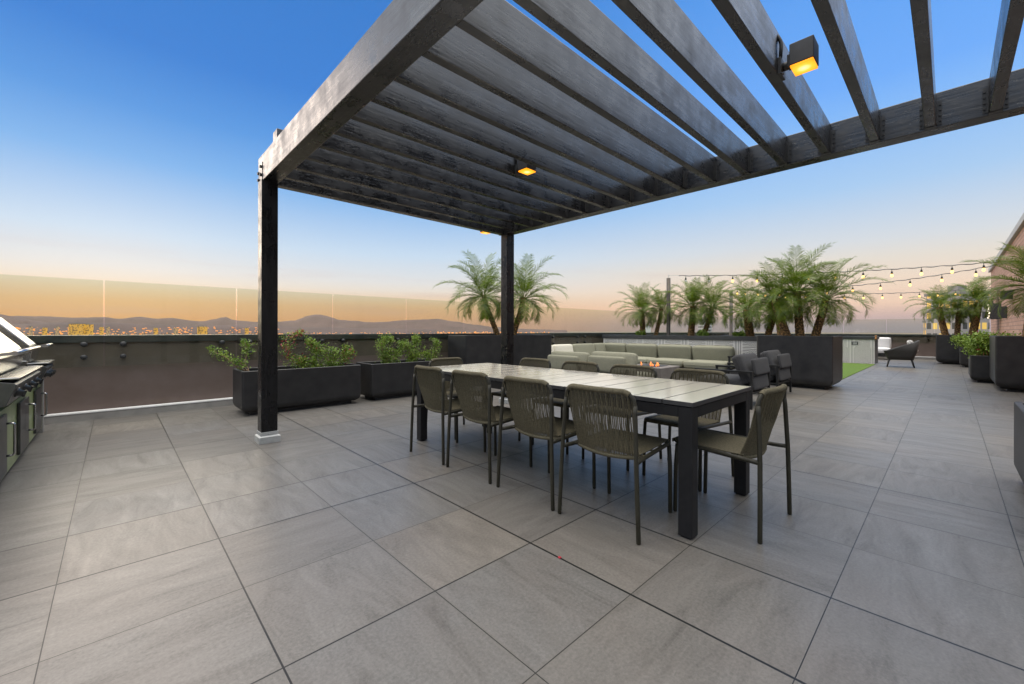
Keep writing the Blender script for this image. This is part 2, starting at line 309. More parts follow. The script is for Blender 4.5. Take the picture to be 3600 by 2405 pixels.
# ------------------------------------------------------------------ mesh builder
class MB:
    def __init__(s): s.v = []; s.f = []; s.sm = []
    def add(s, vs, fs, smooth=False):
        o = len(s.v); s.v += [tuple(p) for p in vs]; s.f += [tuple(i + o for i in q) for q in fs]; s.sm += [smooth]*len(fs); return s
    def box(s, x0, x1, y0, y1, z0, z1):
        return s.add([(x0, y0, z0), (x1, y0, z0), (x1, y1, z0), (x0, y1, z0), (x0, y0, z1), (x1, y0, z1), (x1, y1, z1), (x0, y1, z1)],
                     [(0, 3, 2, 1), (4, 5, 6, 7), (0, 1, 5, 4), (1, 2, 6, 5), (2, 3, 7, 6), (3, 0, 4, 7)])
    def bar(s, p, q, w, h, up=(0, 0, 1)):      # rectangular bar from p to q
        p, q = Vector(p), Vector(q); d = (q - p).normalized(); u = Vector(up)
        sd = d.cross(u)
        if sd.length < 1e-4: sd = d.cross(Vector((0, 1, 0)))
        sd.normalize(); u = sd.cross(d)
        vs = [b + sd*(w/2*a) + u*(h/2*c) for b in (p, q) for a, c in ((-1, -1), (1, -1), (1, 1), (-1, 1))]
        return s.add(vs, [(0, 1, 2, 3), (7, 6, 5, 4), (0, 4, 5, 1), (1, 5, 6, 2), (2, 6, 7, 3), (3, 7, 4, 0)])
    def tube(s, pts, r, n=8, caps=True):
        pts = [Vector(p) for p in pts]; m = len(pts); rs = r if isinstance(r, (list, tuple)) else [r]*m
        vs = []; ref = None
        for i, p in enumerate(pts):
            t = (pts[min(i+1, m-1)] - pts[max(i-1, 0)]).normalized()
            if ref is None:
                ref = t.cross(Vector((0, 0, 1)) if abs(t.z) < .9 else Vector((1, 0, 0))).normalized()
            else:
                ref = ref - t*ref.dot(t); ref.normalize()
            b = t.cross(ref)
            vs += [p + (ref*cos(2*pi*k/n) + b*sin(2*pi*k/n))*rs[i] for k in range(n)]
        fs = [(i*n+k, i*n+(k+1) % n, (i+1)*n+(k+1) % n, (i+1)*n+k) for i in range(m-1) for k in range(n)]
        s.add(vs, fs, True)
        if caps:
            o = len(s.v) - len(vs); s.f += [tuple(o+k for k in reversed(range(n))), tuple(o+(m-1)*n+k for k in range(n))]; s.sm += [False]*2
        return s
    def lathe(s, prof, c=(0, 0, 0), n=14):
        vs = [(c[0]+r*cos(2*pi*k/n), c[1]+r*sin(2*pi*k/n), c[2]+z) for r, z in prof for k in range(n)]
        fs = [(i*n+k, i*n+(k+1) % n, (i+1)*n+(k+1) % n, (i+1)*n+k) for i in range(len(prof)-1) for k in range(n)]
        return s.add(vs, fs, True)
    def loops(s, rows, cap0=True, cap1=True, smooth=False):
        n = len(rows[0]); vs = [p for r in rows for p in r]
        fs = [(i*n+k, i*n+(k+1) % n, (i+1)*n+(k+1) % n, (i+1)*n+k) for i in range(len(rows)-1) for k in range(n)]
        s.add(vs, fs, smooth); o = len(s.v) - len(vs)
        if cap0: s.f.append(tuple(o+k for k in reversed(range(n)))); s.sm.append(False)
        if cap1: s.f.append(tuple(o+(len(rows)-1)*n+k for k in range(n))); s.sm.append(False)
        return s
    def pillow(s, c, w, d, h, e1=.45, e2=.3, mat=None, nu=28, nv=14, tuft=0):   # superquadric cushion
        f = lambda x, e: math.copysign(abs(x)**e, x)
        vs = []
        for j in range(nv+1):
            a_ = -pi/2 + pi*j/nv
            for i in range(nu):
                b_ = 2*pi*i/nu
                vs.append(Vector((w/2*f(cos(a_), e1)*f(cos(b_), e2), d/2*f(cos(a_), e1)*f(sin(b_), e2), h/2*f(sin(a_), e1*1.25))))
        Mx = Matrix.Translation(c) @ (mat or Matrix.Identity(4))
        vs = [Mx @ v for v in vs]
        fs = [(j*nu+i, j*nu+(i+1) % nu, (j+1)*nu+(i+1) % nu, (j+1)*nu+i) for j in range(nv) for i in range(nu)]
        s.add(vs, fs, True)
        ring = [Mx @ Vector((w/2*1.005*f(cos(2*pi*i/40), e2), d/2*1.005*f(sin(2*pi*i/40), e2), 0)) for i in range(41)]
        s.tube(ring, .007, 5, False)
        return s
    def build(s, name, mat, parent=None, bevel=0, loc=None):
        me = bpy.data.meshes.new(name); me.from_pydata(s.v, [], s.f); me.polygons.foreach_set('use_smooth', s.sm); me.update()
        me.materials.append(M[mat] if isinstance(mat, str) else mat)
        o = bpy.data.objects.new(name, me); COL.objects.link(o)
        if parent: o.parent = parent
        if loc: o.location = loc
        if bevel:
            b = o.modifiers.new('bevel', 'BEVEL'); b.width = bevel; b.segments = 2; b.limit_method = 'ANGLE'; b.angle_limit = radians(40)
        return o
def tag(o, label=None, cat=None, group=None, kind=None):
    for k, v in (('label', label), ('category', cat), ('group', group), ('kind', kind)):
        if v: o[k] = v
    return o
def thing(name, label, cat, loc=(0, 0, 0), rz=0, group=None):
    o = bpy.data.objects.new(name, None); COL.objects.link(o); o.location = loc; o.rotation_euler = (0, 0, rz); o.empty_display_size = .1
    return tag(o, label, cat, group)
def copy_tree(o, parent=None):
    kids = list(o.children); c = o.copy(); COL.objects.link(c)
    if parent: c.parent = parent
    for k in kids: copy_tree(k, c)
    return c
def place(proto, used, loc, rz, label, group=None):
    o = proto if not used[0] else copy_tree(proto)
    used[0] = True; o.location = loc; o.rotation_euler = (0, 0, rz); o['label'] = label
    if group: o['group'] = group
    return o
def fillet(pts, r, n=6):                     # round the corners of a polyline
    pts = [Vector(p) for p in pts]; out = [pts[0]]
    for i in range(1, len(pts)-1):
        a_, b_, c_ = pts[i-1], pts[i], pts[i+1]; u = (a_-b_); w = (c_-b_)
        t = min(r, u.length*.49, w.length*.49); p = b_ + u.normalized()*t; q = b_ + w.normalized()*t
        for k in range(n+1):
            s_ = k/n; out.append(p*(1-s_)**2 + b_*2*s_*(1-s_) + q*s_**2)
    out.append(pts[-1]); return out
def smooth_curve(pts, n=6):                  # Catmull-Rom
    pts = [Vector(p) for p in pts]; out = []
    for i in range(len(pts)-1):
        p0, p1, p2, p3 = pts[max(i-1, 0)], pts[i], pts[i+1], pts[min(i+2, len(pts)-1)]
        for k in range(n):
            t = k/n; out.append(.5*((2*p1) + (p2-p0)*t + (2*p0-5*p1+4*p2-p3)*t*t + (3*p1-p0-3*p2+p3)*t**3))
    out.append(pts[-1]); return out
def dirpt(u, v, d):                          # world point at forward distance d seen in direction (u, v) of the 2347-wide picture
    x = (u-1173.5)/955.1*d; z = 1.1585 - (v-757)/955.1*d
    return Vector((RT[0]*x + FW[0]*d, RT[1]*x + FW[1]*d, z))

#@@GROUND
# ------------------------------------------------------------------ ground, city, hills
ROOF = -25.0
o = MB().box(-8, 24.4, -9, 7.95, -.25, 0).build('floor', 'paver'); tag(o, kind='structure')
o = MB().box(12.45, 19.0, 1.75, 7.3, .0, .012).build('turf_lawn', 'turf'); tag(o, kind='structure')
a = NM('city_ground'); g = a.n('ShaderNodeNewGeometry')
vo = a.n('ShaderNodeTexVoronoi'); vo.inputs['Scale'].default_value = .02; a.l(g.outputs['Position'], vo.inputs['Vector'])
f = a.noise(g.outputs['Position'], .004, 6)
a.set(Base_Color=a.mix(.5, a.rampc(f, [(.35, (.05, .045, .03)), (.65, (.20, .14, .10))]), a.rampc(vo.outputs['Distance'], [(0, (.03, .035, .02)), (1, (.24, .18, .13))])), Roughness=.95); M['city_ground'] = a.m
R_ = 8100
o = MB().add([(-R_, -R_, ROOF), (R_, -R_, ROOF), (R_, R_, ROOF), (-R_, R_, ROOF)], [(0, 1, 2, 3)]).build('ground', 'city_ground'); tag(o, kind='structure')
o = MB().box(-9, 25.6, -12, 8.6, ROOF, -.26).build('building_below', 'stucco'); tag(o, 'dark stucco tower block whose flat roof carries the terrace', 'building')
a = NM('dry_hills'); g = a.n('ShaderNodeNewGeometry'); f = a.noise(g.outputs['Position'], .003, 7, .65)
a.set(Base_Color=a.rampc(f, [(.35, (.050, .030, .034)), (.65, (.105, .062, .062))]), Roughness=1); M['hills'] = a.m
def ridge(name, prof, D, depth, jag, seed):
    rnd_ = random.Random(seed); rows = []; N = 90
    us = [p[0] for p in prof]
    def top(u):
        for (a0, b0), (a1, b1) in zip(prof, prof[1:]):
            if a0 <= u <= a1:
                t = (u-a0)/(a1-a0); t = t*t*(3-2*t); return b0 + (b1-b0)*t
        return prof[-1][1]
    sec = [(-1, 0), (-.8, .10), (-.6, .30), (-.4, .52), (-.2, .80), (0, 1), (.3, .7), (.7, .25), (1, 0)]
    for i in range(N+1):
        u = us[0] + (us[-1]-us[0])*i/N; x = (u-1173.5)/955.1
        k = 1/sqrt(1+x*x)
        dirh = Vector((RT[0]*x+FW[0], RT[1]*x+FW[1], 0))*k
        zt = D*k*(757 - top(u))/955.1 + 1.16 - ROOF + rnd_.uniform(-1, 1)*jag
        row = []
        for s_, h_ in sec:
            dd = D + depth*s_*(1+.12*rnd_.uniform(-1, 1) if abs(s_) < 1 else 1)
            row.append(dirh*dd + Vector((0, 0, ROOF - 2 + max(zt, 3)*h_*(1+.10*rnd_.uniform(-1, 1) if 0 < h_ < 1 else 1))))
        rows.append(row)
    m = len(sec); mb = MB()
    mb.add([p for r in rows for p in r], [(i*m+k, i*m+k+1, (i+1)*m+k+1, (i+1)*m+k) for i in range(N) for k in range(m-1)], True)
    o = mb.build(name, 'hills'); tag(o, kind='structure'); return o
ridge('hills', [(-300, 726), (-120, 730), (37, 726), (100, 727), (170, 730), (237, 728), (275, 732), (320, 727), (362, 732), (388, 730), (462, 738), (490, 733), (515, 727), (537, 735), (588, 739), (650, 746), (800, 753)], 6200, 900, 2, 3)
ridge('mountain_range', [(560, 748), (600, 741), (636, 738), (676, 735.5), (690, 730), (706, 724), (728, 721.5), (745, 723), (756, 727.5), (781, 734), (816, 736), (846, 739), (880, 738), (931, 734), (970, 732.5), (1001, 731), (1038, 736.5), (1088, 744), (1138, 750), (1213, 754), (1300, 756.5)], 5600, 900, 2, 5)
ridge('near_hill', [(-500, 700), (-200, 708), (-60, 716), (0, 722), (40, 729), (87, 738), (140, 747), (220, 754)], 3600, 500, 1, 8)
ridge('foothills', [(-200, 742), (60, 744), (120, 741), (200, 742), (270, 741), (340, 745), (450, 748), (540, 745), (620, 748), (720, 751), (860, 753), (1000, 754)], 3000, 500, 1, 11)

#@@CITY
def fac(name, wall, lit, sx, sz, strength=1.0, share=.6):     # facade with rows of emissive windows
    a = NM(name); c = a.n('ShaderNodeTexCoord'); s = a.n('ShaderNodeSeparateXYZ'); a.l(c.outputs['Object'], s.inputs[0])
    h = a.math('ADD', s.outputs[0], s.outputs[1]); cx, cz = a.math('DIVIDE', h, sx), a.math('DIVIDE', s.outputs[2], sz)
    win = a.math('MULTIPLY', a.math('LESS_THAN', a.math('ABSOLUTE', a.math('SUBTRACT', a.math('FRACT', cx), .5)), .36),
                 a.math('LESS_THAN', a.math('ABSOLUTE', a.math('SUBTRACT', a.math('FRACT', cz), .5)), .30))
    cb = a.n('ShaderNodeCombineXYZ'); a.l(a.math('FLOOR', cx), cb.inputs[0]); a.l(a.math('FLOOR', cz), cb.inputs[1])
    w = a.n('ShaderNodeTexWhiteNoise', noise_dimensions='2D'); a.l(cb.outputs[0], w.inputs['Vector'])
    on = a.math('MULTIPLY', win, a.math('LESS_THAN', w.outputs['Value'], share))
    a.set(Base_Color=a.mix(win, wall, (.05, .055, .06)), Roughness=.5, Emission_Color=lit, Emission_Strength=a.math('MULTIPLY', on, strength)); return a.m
M['fac_gold'] = fac('facade_gold', (.40, .22, .07), (1, .50, .03), 1.8, 2.2, 1.5, .72)  # sunset reflected by these blocks, put in as window emission
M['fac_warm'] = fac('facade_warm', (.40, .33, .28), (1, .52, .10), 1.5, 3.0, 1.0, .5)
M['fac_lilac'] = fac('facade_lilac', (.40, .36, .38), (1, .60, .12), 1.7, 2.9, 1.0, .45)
M['fac_pale'] = fac('facade_pale', (.50, .50, .52), (.9, .8, .6), 3.5, 3.5, .4, .1)
def tower(name, u0, u1, vtop, d, dep, mat, label, cat='building', group=None, yaw=0):
    p, q = dirpt(u0, 757, d), dirpt(u1, 757, d); c = (p+q)/2; w = (q-p).length; zt = dirpt(u0, vtop, d).z
    t = thing(name, label, cat, (c.x, c.y, ROOF), -YAW+yaw, group); H = zt-ROOF
    MB().box(-w/2, w/2, 0, dep, 0, H).build('wall', mat, t)
    MB().box(-w/2-.3, w/2+.3, -.3, dep+.3, H, H+.8).build('roof', 'kerb', t)
    MB().box(-w*.2, w*.1, dep*.3, dep*.6, H+.8, H+2.6).build('plant_room', 'kerb', t)
    return t
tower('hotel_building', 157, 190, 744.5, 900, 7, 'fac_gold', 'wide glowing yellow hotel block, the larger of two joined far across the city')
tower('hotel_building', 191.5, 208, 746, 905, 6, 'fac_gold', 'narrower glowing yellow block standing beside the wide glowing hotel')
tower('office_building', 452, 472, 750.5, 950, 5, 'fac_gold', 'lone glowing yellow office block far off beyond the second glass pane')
i = 0
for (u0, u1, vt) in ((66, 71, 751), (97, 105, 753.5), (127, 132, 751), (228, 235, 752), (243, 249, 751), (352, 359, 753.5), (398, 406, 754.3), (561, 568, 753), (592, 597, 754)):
    tower('city_building', u0, u1, vt, 1050+37*(i % 5), 4, 'fac_gold' if i % 2 else 'fac_warm', 'small far building catching yellow evening light low across the city', 'building', 'small lit buildings across the city'); i += 1  # window emission stands in for low sun reflecting off these buildings
tower('white_building', 1480.5, 1491.5, 747, 500, 10, 'white_trim', 'slim white building edge showing between the two palm trunks beside the pole')
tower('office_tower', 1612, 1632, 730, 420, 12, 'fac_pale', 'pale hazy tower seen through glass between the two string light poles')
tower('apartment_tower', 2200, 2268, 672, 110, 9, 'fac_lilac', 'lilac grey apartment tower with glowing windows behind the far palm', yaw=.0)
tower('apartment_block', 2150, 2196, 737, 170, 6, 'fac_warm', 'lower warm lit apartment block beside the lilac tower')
# carpet of far houses and lamps: nobody could count it
M['far_house'] = mottled('far_house', (.12, .08, .05), (.28, .19, .12), .05, .8, 0)
M['far_lamp'] = emit('far_lamp', (1, .36, .08), .9)
hb, lb = MB(), MB(); rc = random.Random(4)
for k in range(6500):
    u = rc.uniform(-60, 1260); x = (u-1173.5)/955.1; k_ = 1/sqrt(1+x*x); D = rc.uniform(1150 if u > 610 else 1750, 2850)
    p = Vector((RT[0]*x+FW[0], RT[1]*x+FW[1], 0))*k_*D
    z = ROOF
    if D > 2500: z += (D-2500)/500*22*rc.uniform(.4, 1)
    w = rc.uniform(2.5, 6); h = rc.uniform(2, 4.5)*(1 if D < 2000 else 1.2)
    (lb if rc.random() < (.10 if u < 610 else .55) else hb).box(p.x-w/2, p.x+w/2, p.y-w/2, p.y+w/2, z-6, z+h)
tag(hb.build('distant_city', 'far_house'), 'low far city houses spread below the hills', 'city', kind='stuff')
tag(lb.build('distant_city_lights', 'far_lamp'), 'warm far city lights scattered below the hills', 'city lights', kind='stuff')
fl_ = MB()
for k in range(210):                                          # lit houses on the foothill slopes
    u = rc.uniform(-40, 640); x = (u-1173.5)/955.1; k_ = 1/sqrt(1+x*x); s_ = rc.uniform(-.9, -.25); D = 3000+500*s_
    p = Vector((RT[0]*x+FW[0], RT[1]*x+FW[1], 0))*k_*D
    zz = ROOF + (2950*k_*(757-743.5)/955.1+26)*max(0, (1+s_)*.95)**1.1
    w = rc.uniform(3, 10); fl_.box(p.x-w/2, p.x+w/2, p.y-w/2, p.y+w/2, zz-2, zz+rc.uniform(.8, 2.2))
tag(fl_.build('hillside_lights', 'far_lamp'), 'orange lights of houses dotted over the far foothills', 'city lights', kind='stuff')

#@@WALLS
# ------------------------------------------------------------------ parapets and glass railings
YW = 7.70
t = thing('parapet_wall', 'long dark parapet wall with white base flashing behind the planters', 'wall', (0, YW, 0))
MB().box(-6, 24.3, 0, .22, 0, .985).build('wall', 'stucco', t)
MB().box(-6, 24.3, -.028, .25, .985, 1.082).build('coping', 'coping', t, .006)
MB().box(-6, 24.3, -.10, -.002, 0, .085).build('kerb', 'kerb', t)
MB().box(-6, 24.3, -.105, -.002, .087, .108).build('flashing', 'white_trim', t, .004)
rail = thing('glass_railing', 'clear frameless glass railing bolted along the long dark parapet', 'railing', (0, YW-.055, 0))
def pane(x0, x1, parent, z0=.675, z1=1.80):
    p = MB().box(x0, x1, -.007, .007, z0, z1).build('glass_pane', 'glass', parent)
    for bx in (x0+.175, x1-.175):
        for bz in (.965, .80):
            b = MB(); b.lathe([(0, -.030), (.018, -.029), (.030, -.022), (.034, -.012), (.034, .0)], n=14); b.lathe([(.022, .0), (.022, .075)], n=10)
            o = b.build('standoff_bolt', 'black_steel', p, loc=(bx, -.008, bz)); o.rotation_euler = (-pi/2, 0, 0)
    return p
for k in range(-2, 17): pane(-.100+1.468*k+.008, -.100+1.468*(k+1)-.008, rail)
t = thing('parapet_wall', 'far end parapet wall crossing behind the white sofa', 'wall', (24.0, 0, 0))
MB().box(0, .22, -1.1, 7.66, 0, .93).build('wall', 'stucco', t); MB().box(-.03, .26, -1.1, 7.64, .93, 1.02).build('coping', 'coping', t, .006)
MB().box(-.10, -.002, -1.1, 7.57, 0, .085).build('kerb', 'kerb', t); MB().box(-.105, -.002, -1.1, 7.57, .087, .115).build('flashing', 'white_trim', t, .004)
rail2 = thing('glass_railing', 'glass railing on the far end parapet above the white sofa', 'railing', (23.95, 0, 0), pi/2)
for k in range(6): pane(-1.05+1.45*k+.008, -1.05+1.45*(k+1)-.008, rail2, .675, 1.665)

# ------------------------------------------------------------------ brick building
t = thing('brick_building', 'taupe brick building with metal roof edge beside the terrace', 'building', (0, -1.15, 0))
MB().box(9.0, 25.2, -6, 0, 0, 3.50).build('wall', 'brick', t)
MB().box(8.9, 25.32, -6.1, .07, 3.50, 3.66).build('roof_edge', 'galv', t, .01)
MB().box(9.0, 25.2, .001, .012, 0, .12).build('base_trim', 'coping', t)
def wallbox(x, z, w, h, d, label):
    b = thing('wall_box', label, 'wall box', (x, -1.15, z), 0, 'black boxes on the brick wall')
    MB().box(-w/2, w/2, 0.002, d, -h/2, h/2).build('box_body', 'lamp_black', b, .006)
    MB().box(-w/2+.02, w/2-.02, d, d+.012, -h/2+.02, h/2-.02).build('face_plate', 'black_steel', b, .003)
    return b
wallbox(17.0, 2.11, .20, .22, .2, 'highest black box fixed on the brick wall by itself')
wallbox(24.0, 2.16, .24, .26, .22, 'black box at the far corner of the brick wall')
wallbox(18.5, 1.70, .16, .34, .16, 'plain black box beside the box of white bulbs')
b = wallbox(20.6, 1.80, .40, .50, .22, 'black wall box covered in small glowing white bulbs')
rc = random.Random(12)
for k in range(11):
    g_ = MB(); g_.lathe([(0, -.020), (.014, -.014), (.020, 0), (.014, .014), (0, .020)], n=10)
    g_.build('globe_bulb', 'globe', b, loc=(rc.uniform(-.24, .22), .25+rc.uniform(-.0, .03), rc.uniform(-.22, .22)))

#@@PERGOLA
# ------------------------------------------------------------------ pergola
pg = thing('pergola', 'large black timber pergola of slats over the dining table', 'pergola')
BL0, BL1, BR0, BR1 = 1.092, 1.238, 4.480, 4.630
ZB, ZT = 2.686, 2.955
def post(x0, x1, y0, y1):
    p = MB().box(x0, x1, y0, y1, .105, ZB).build('post', 'wood_z', pg, .006)
    b = MB(); b.box(x0-.022, x1+.022, y0-.022, y1+.022, 0, .066); b.loops([[(x0-.022+i_, y0-.022+i_, z), (x1+.022-i_, y0-.022+i_, z), (x1+.022-i_, y1+.022-i_, z), (x0-.022+i_, y1+.022-i_, z)] for i_, z in ((0, .0665), (.017, .078))], False, True)
    b.build('post_base', 'galv', p, .002)
    b = MB().box(x0-.006, x1+.006, y0-.006, y1+.006, .078, .115)
    b.box(x0+.06, x0+.075, y0-.011, y0-.0062, .090, .104)
    b.build('base_collar', 'galv', p, .002)
    return p
for x0, x1 in ((1.075, 1.225), (4.472, 4.622)):
    for y0 in (4.80, -2.30): post(x0, x1, y0, y0+.15)
for x0, x1 in ((BL0, BL1), (BR0, BR1)):
    bm = MB().box(x0, x1, -2.45, 5.02, ZB, ZT).build('beam', 'wood_y', pg, .006)
# rafters, pitch about 0.32 m
YK = [-.25+.3185*k for k in range(-6, 0)] + [-.252, .070, .388, .708, 1.028, 1.345, 1.660, 1.980, 2.303, 2.622, 2.945, 3.272, 3.605, 3.935, 4.265, 4.600]
raf = None
for k, y in enumerate(YK):
    if raf is None:
        raf = MB().box(BL1+.002, BR0-.002, -.029, .029, ZB+.004, ZT-.008).build('rafter', 'wood_x', pg, .004); r_ = raf
        hg = []
        for X, s_ in ((BR0-.004, -1),):
            h_ = MB()
            for q in (-1, 1):
                h_.box(X, X+s_*.05, q*.0305, q*.033, ZB+.02, ZB+.20); h_.box(X, X+s_*.003, q*.0335, q*.060, ZB+.02, ZB+.20)
                for z in (.05, .09, .13, .17): h_.box(X+s_*.003, X+s_*.010, q*.046, q*.058, ZB+z-.006, ZB+z+.006)
            h_.box(X, X+s_*.05, -.033, .033, ZB+.0005, ZB+.0035)
            hg.append(h_.build('hanger', 'hanger', raf))
        r_.location = (0, y+.029, 0)
    else:
        r_ = raf.copy(); COL.objects.link(r_); r_.parent = pg; r_.location = (0, y+.029, 0)
        for h_ in hg:
            c_ = h_.copy(); COL.objects.link(c_); c_.parent = r_
MB().box(BL1+.002, BR0-.002, 4.885, 4.985, ZB-.002, ZT-.004).build('end_beam', 'wood_x', pg, .005)
# knife plates and square bolts at the left head, scabbed plate at the far head
pl = MB().box(BL0-.004, BL0-.0005, 4.845, 4.853, ZB-.004, ZB+.19)
for y, z in ((4.885, .15), (4.885, .065), (4.975, .10), (4.975, .03)): pl.box(BL0-.018, BL0-.0005, y-.012, y+.012, ZB+z-.012, ZB+z+.012)
pl.build('connector_bolts', 'black_steel', pg)
MB().box(BL0+.01, BL1-.01, 5.022, 5.034, ZB-.02, ZB+.16).build('end_plate', 'black_steel', pg, .002)
MB().box(BL0+.01, BL0+.135, 4.36, 4.50, ZT+.001, ZT+.10).build('beam_block', 'wood_y', pg, .004)
pl = MB(); pl.tube(fillet([(4.58, 4.797, ZB), (4.58, 4.797, ZB-.22), (4.60, 4.797, ZB-.22)], .02), .0045, 6)
for z in (.09, .16): pl.box(4.59, 4.608, 4.788, 4.7995, ZB-z-.014, ZB-z+.014)
pl.build('strap_bolts', 'black_steel', pg)

# flood lights
def flood(loc, rz, label, conduit=True):
    t = thing('flood_light', label, 'flood light', loc, rz, 'amber flood lights on the pergola')
    w, d, h = .135, .118, .135
    MB().box(-w/2, w/2, -d/2, d/2, .012, h).build('housing', 'lamp_black', t, .004)
    MB().box(-w/2+.003, w/2-.003, -d/2+.003, d/2-.003, 0, .0115).build('lens', 'amber', t, .003)
    b = MB(); b.box(-.03, .03, d/2, d/2+.02, .03, .10); b.tube([(0, d/2+.02, .05), (0, d/2+.045, .05)], .024, 10); b.box(-.05, .05, d/2+.045, d/2+.064, -.005, .095)
    b.tube([(-.035, d/2+.04, .0), (-.035, d/2+.04, -.012)], .007, 8)
    b.build('bracket', 'black_steel', t, .002)
    if conduit: MB().tube(fillet([(-.035, d/2+.052, .09), (-.035, d/2+.045, .20), (-.05, d/2+.10, .27), (-.20, d/2+.11, .285)], .08, 8), .010, 8).build('conduit', 'cable', t)
    return t
flood((2.905, .585, 2.690), 0, 'amber flood light hung under open sky, nearest and largest of the lamps')
flood((2.890, 2.824, 2.690), 0, 'amber flood light glowing among the dark slats above the table')
flood((4.24, 5.055, 2.691), pi, 'small amber flood light peeping out beside the far post head', False)

#@@TABLE
# ------------------------------------------------------------------ dining table
TX0, TX1, TY0, TY1, TZ = 2.29, 3.27, .965, 3.865, .763
t = thing('dining_table', 'long outdoor dining table with pale plank top and dark legs', 'table', ((TX0+TX1)/2, (TY0+TY1)/2, 0))
hx, hy = (TX1-TX0)/2, (TY1-TY0)/2
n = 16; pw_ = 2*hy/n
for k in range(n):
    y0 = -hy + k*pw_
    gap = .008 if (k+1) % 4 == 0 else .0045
    pk_ = MB().box(-hx, hx, y0+.001, y0+pw_-gap, TZ-.026, TZ-.0012).build('plank', 'plank_shaded', t, .0015)
    MB().box(-hx+.0015, hx-.0015, y0+.0025, y0+pw_-gap-.0015, TZ-.0012, TZ).build('plank_sky_face', 'plank', pk_)  # added thin sheet holding the sky-lit tone above the shaded plank
b = MB(); z0, z1 = TZ-.092, TZ-.032; i_ = .008
b.box(-hx+i_+.08, hx-i_-.08, -hy+i_, -hy+i_+.04, z0, z1).box(-hx+i_+.08, hx-i_-.08, hy-i_-.04, hy-i_, z0, z1)
b.box(-hx+i_, -hx+i_+.04, -hy+i_+.08, hy-i_-.08, z0, z1).box(hx-i_-.04, hx-i_, -hy+i_+.08, hy-i_-.08, z0, z1)
b.box(-.03, .03, -hy+i_+.041, hy-i_-.041, z0, z1-.001)
b.build('apron', 'table_frame', t, .003)
for sx in (-1, 1):
    for sy in (-1, 1):
        cx_, cy_ = sx*(hx-i_-.04), sy*(hy-i_-.04)
        MB().box(cx_-.04, cx_+.04, cy_-.04, cy_+.04, .008, z1+.002).box(cx_-.03, cx_+.03, cy_-.03, cy_+.03, 0, .008).build('leg', 'table_frame', t, .004)

# rope dining chairs
def make_chair():
    t = thing('dining_chair', 'x', 'chair')
    rr_ = .013
    def top(x):       # top rail: rounded corners, dips back in the middle
        r = .075; X = .235; k = abs(x)-(X-r)
        z = .815 - (r - sqrt(max(r*r-k*k, 0)) if k > 0 else 0)
        return Vector((x, -.012 + .034*(x/X)**2, z))
    def bot(x): return Vector((x, .085 + .045*(x/.215)**2, .418 + .012*(x/.215)**2))
    for s_ in (-1, 1):
        MB().tube([(s_*.27, 0, .0), (s_*.27, 0, .006), (s_*.262, .002, .2), (s_*.252, .006, .43), (s_*.2385, .018, .70), (s_*.235, .022, .742)], [.009]+[rr_]*5, 10).build('leg', 'chair_frame', t)
        MB().tube([(s_*.222, .505, 0), (s_*.222, .505, .006), (s_*.222, .50, .30), (s_*.218, .492, .435)], [.009]+[rr_]*3, 10).build('leg', 'chair_frame', t)
    xs = [-.235+.47*k/60 for k in range(61)]
    pts = [top(x) for x in xs]
    full = [Vector((-.235, .022, .735))] + pts + [Vector((.235, .022, .735))]
    MB().tube(full, rr_, 10).build('back_frame', 'chair_frame', t)
    b = MB()
    side = [(-.252, .010, .432), (-.238, .10, .432), (-.228, .36, .444), (-.222, .52, .448)]
    loop = side + [(p[0]*-1, p[1], p[2]) for p in reversed(side)]
    b.tube(fillet(loop, .07, 6), rr_, 10)
    b.tube([bot(-.222+.444*k/14) for k in range(15)], .010, 8)
    for s_ in (-1, 1): b.tube([(s_*.238, .10, .432), bot(s_*.222)], .010, 8)
    b.build('seat_frame', 'chair_frame', t)
    # woven back: cords from the wrapped top rail to the low rail
    b = MB(); wr = [top(-.205+.41*k/110) for k in range(111)]
    b.tube(wr, [.0155 if k % 2 else .0178 for k in range(111)], 10)
    bt_ = [bot(-.208+.416*k/110) for k in range(111)]
    b.tube(bt_, [.0125 if k % 2 else .0148 for k in range(111)], 8)
    N = 42; rj = random.Random(3)
    for k in range(N):
        q = -1+2*k/(N-1); p, e = top(q*.222), bot(q*.206)
        p = p + Vector((0, .010, -.004)); m = (p+e)/2 + Vector((rj.uniform(-.0015, .0015), -.012, 0))
        b.tube([p, m, e + Vector((0, -.006, 0))], .0036, 5, False)
        if k % 3 == 0: b.tube([p + Vector((0, -.020, 0)), m + Vector((.0045, -.004, 0)), e + Vector((.004, .004, 0))], .0033, 5, False)
    b.build('backrest', 'rope', t)
    b = MB(); N = 40
    for k in range(N):
        q = -1+2*k/(N-1); x0, x1 = q*.205, q*.200
        b.tube([(x0, .105, .446), (x0, .2, .446), (x1, .38, .449), (x1, .508, .4615), (x1, .534, .455), (x1, .532, .438)], .0048, 5, False)
    for y in (.16, .30, .42): b.tube([(-.225, y, .434), (.225, y, .434)], .006, 6)
    b.build('seat', 'rope', t)
    return t
CH = make_chair(); used = [False]; G = 'rope dining chairs round the long table'
names = ['nearest the head chair', 'second from the head chair', 'third from the head chair', 'farthest from the head chair']
for k, y in enumerate((1.427, 2.025, 2.655, 3.265)):
    place(CH, used, (2.045, y, 0), -pi/2 + (.03, -.02, .02, .0)[k], 'olive rope chair on the pergola post side of the table, ' + names[k], G)
for k, y in enumerate((1.45, 2.065, 2.68, 3.33)):
    place(CH, used, (3.565, y, 0), pi/2 + (-.02, .03, 0, .02)[k], 'olive rope chair on the sofa side of the table, ' + names[k], G)
place(CH, used, (2.812, .70, 0), -.03, 'olive rope head chair seen side on at the near table end', G)
place(CH, used, (2.83, 4.10, 0), pi, 'olive rope chair at the far table end by the planters', G)

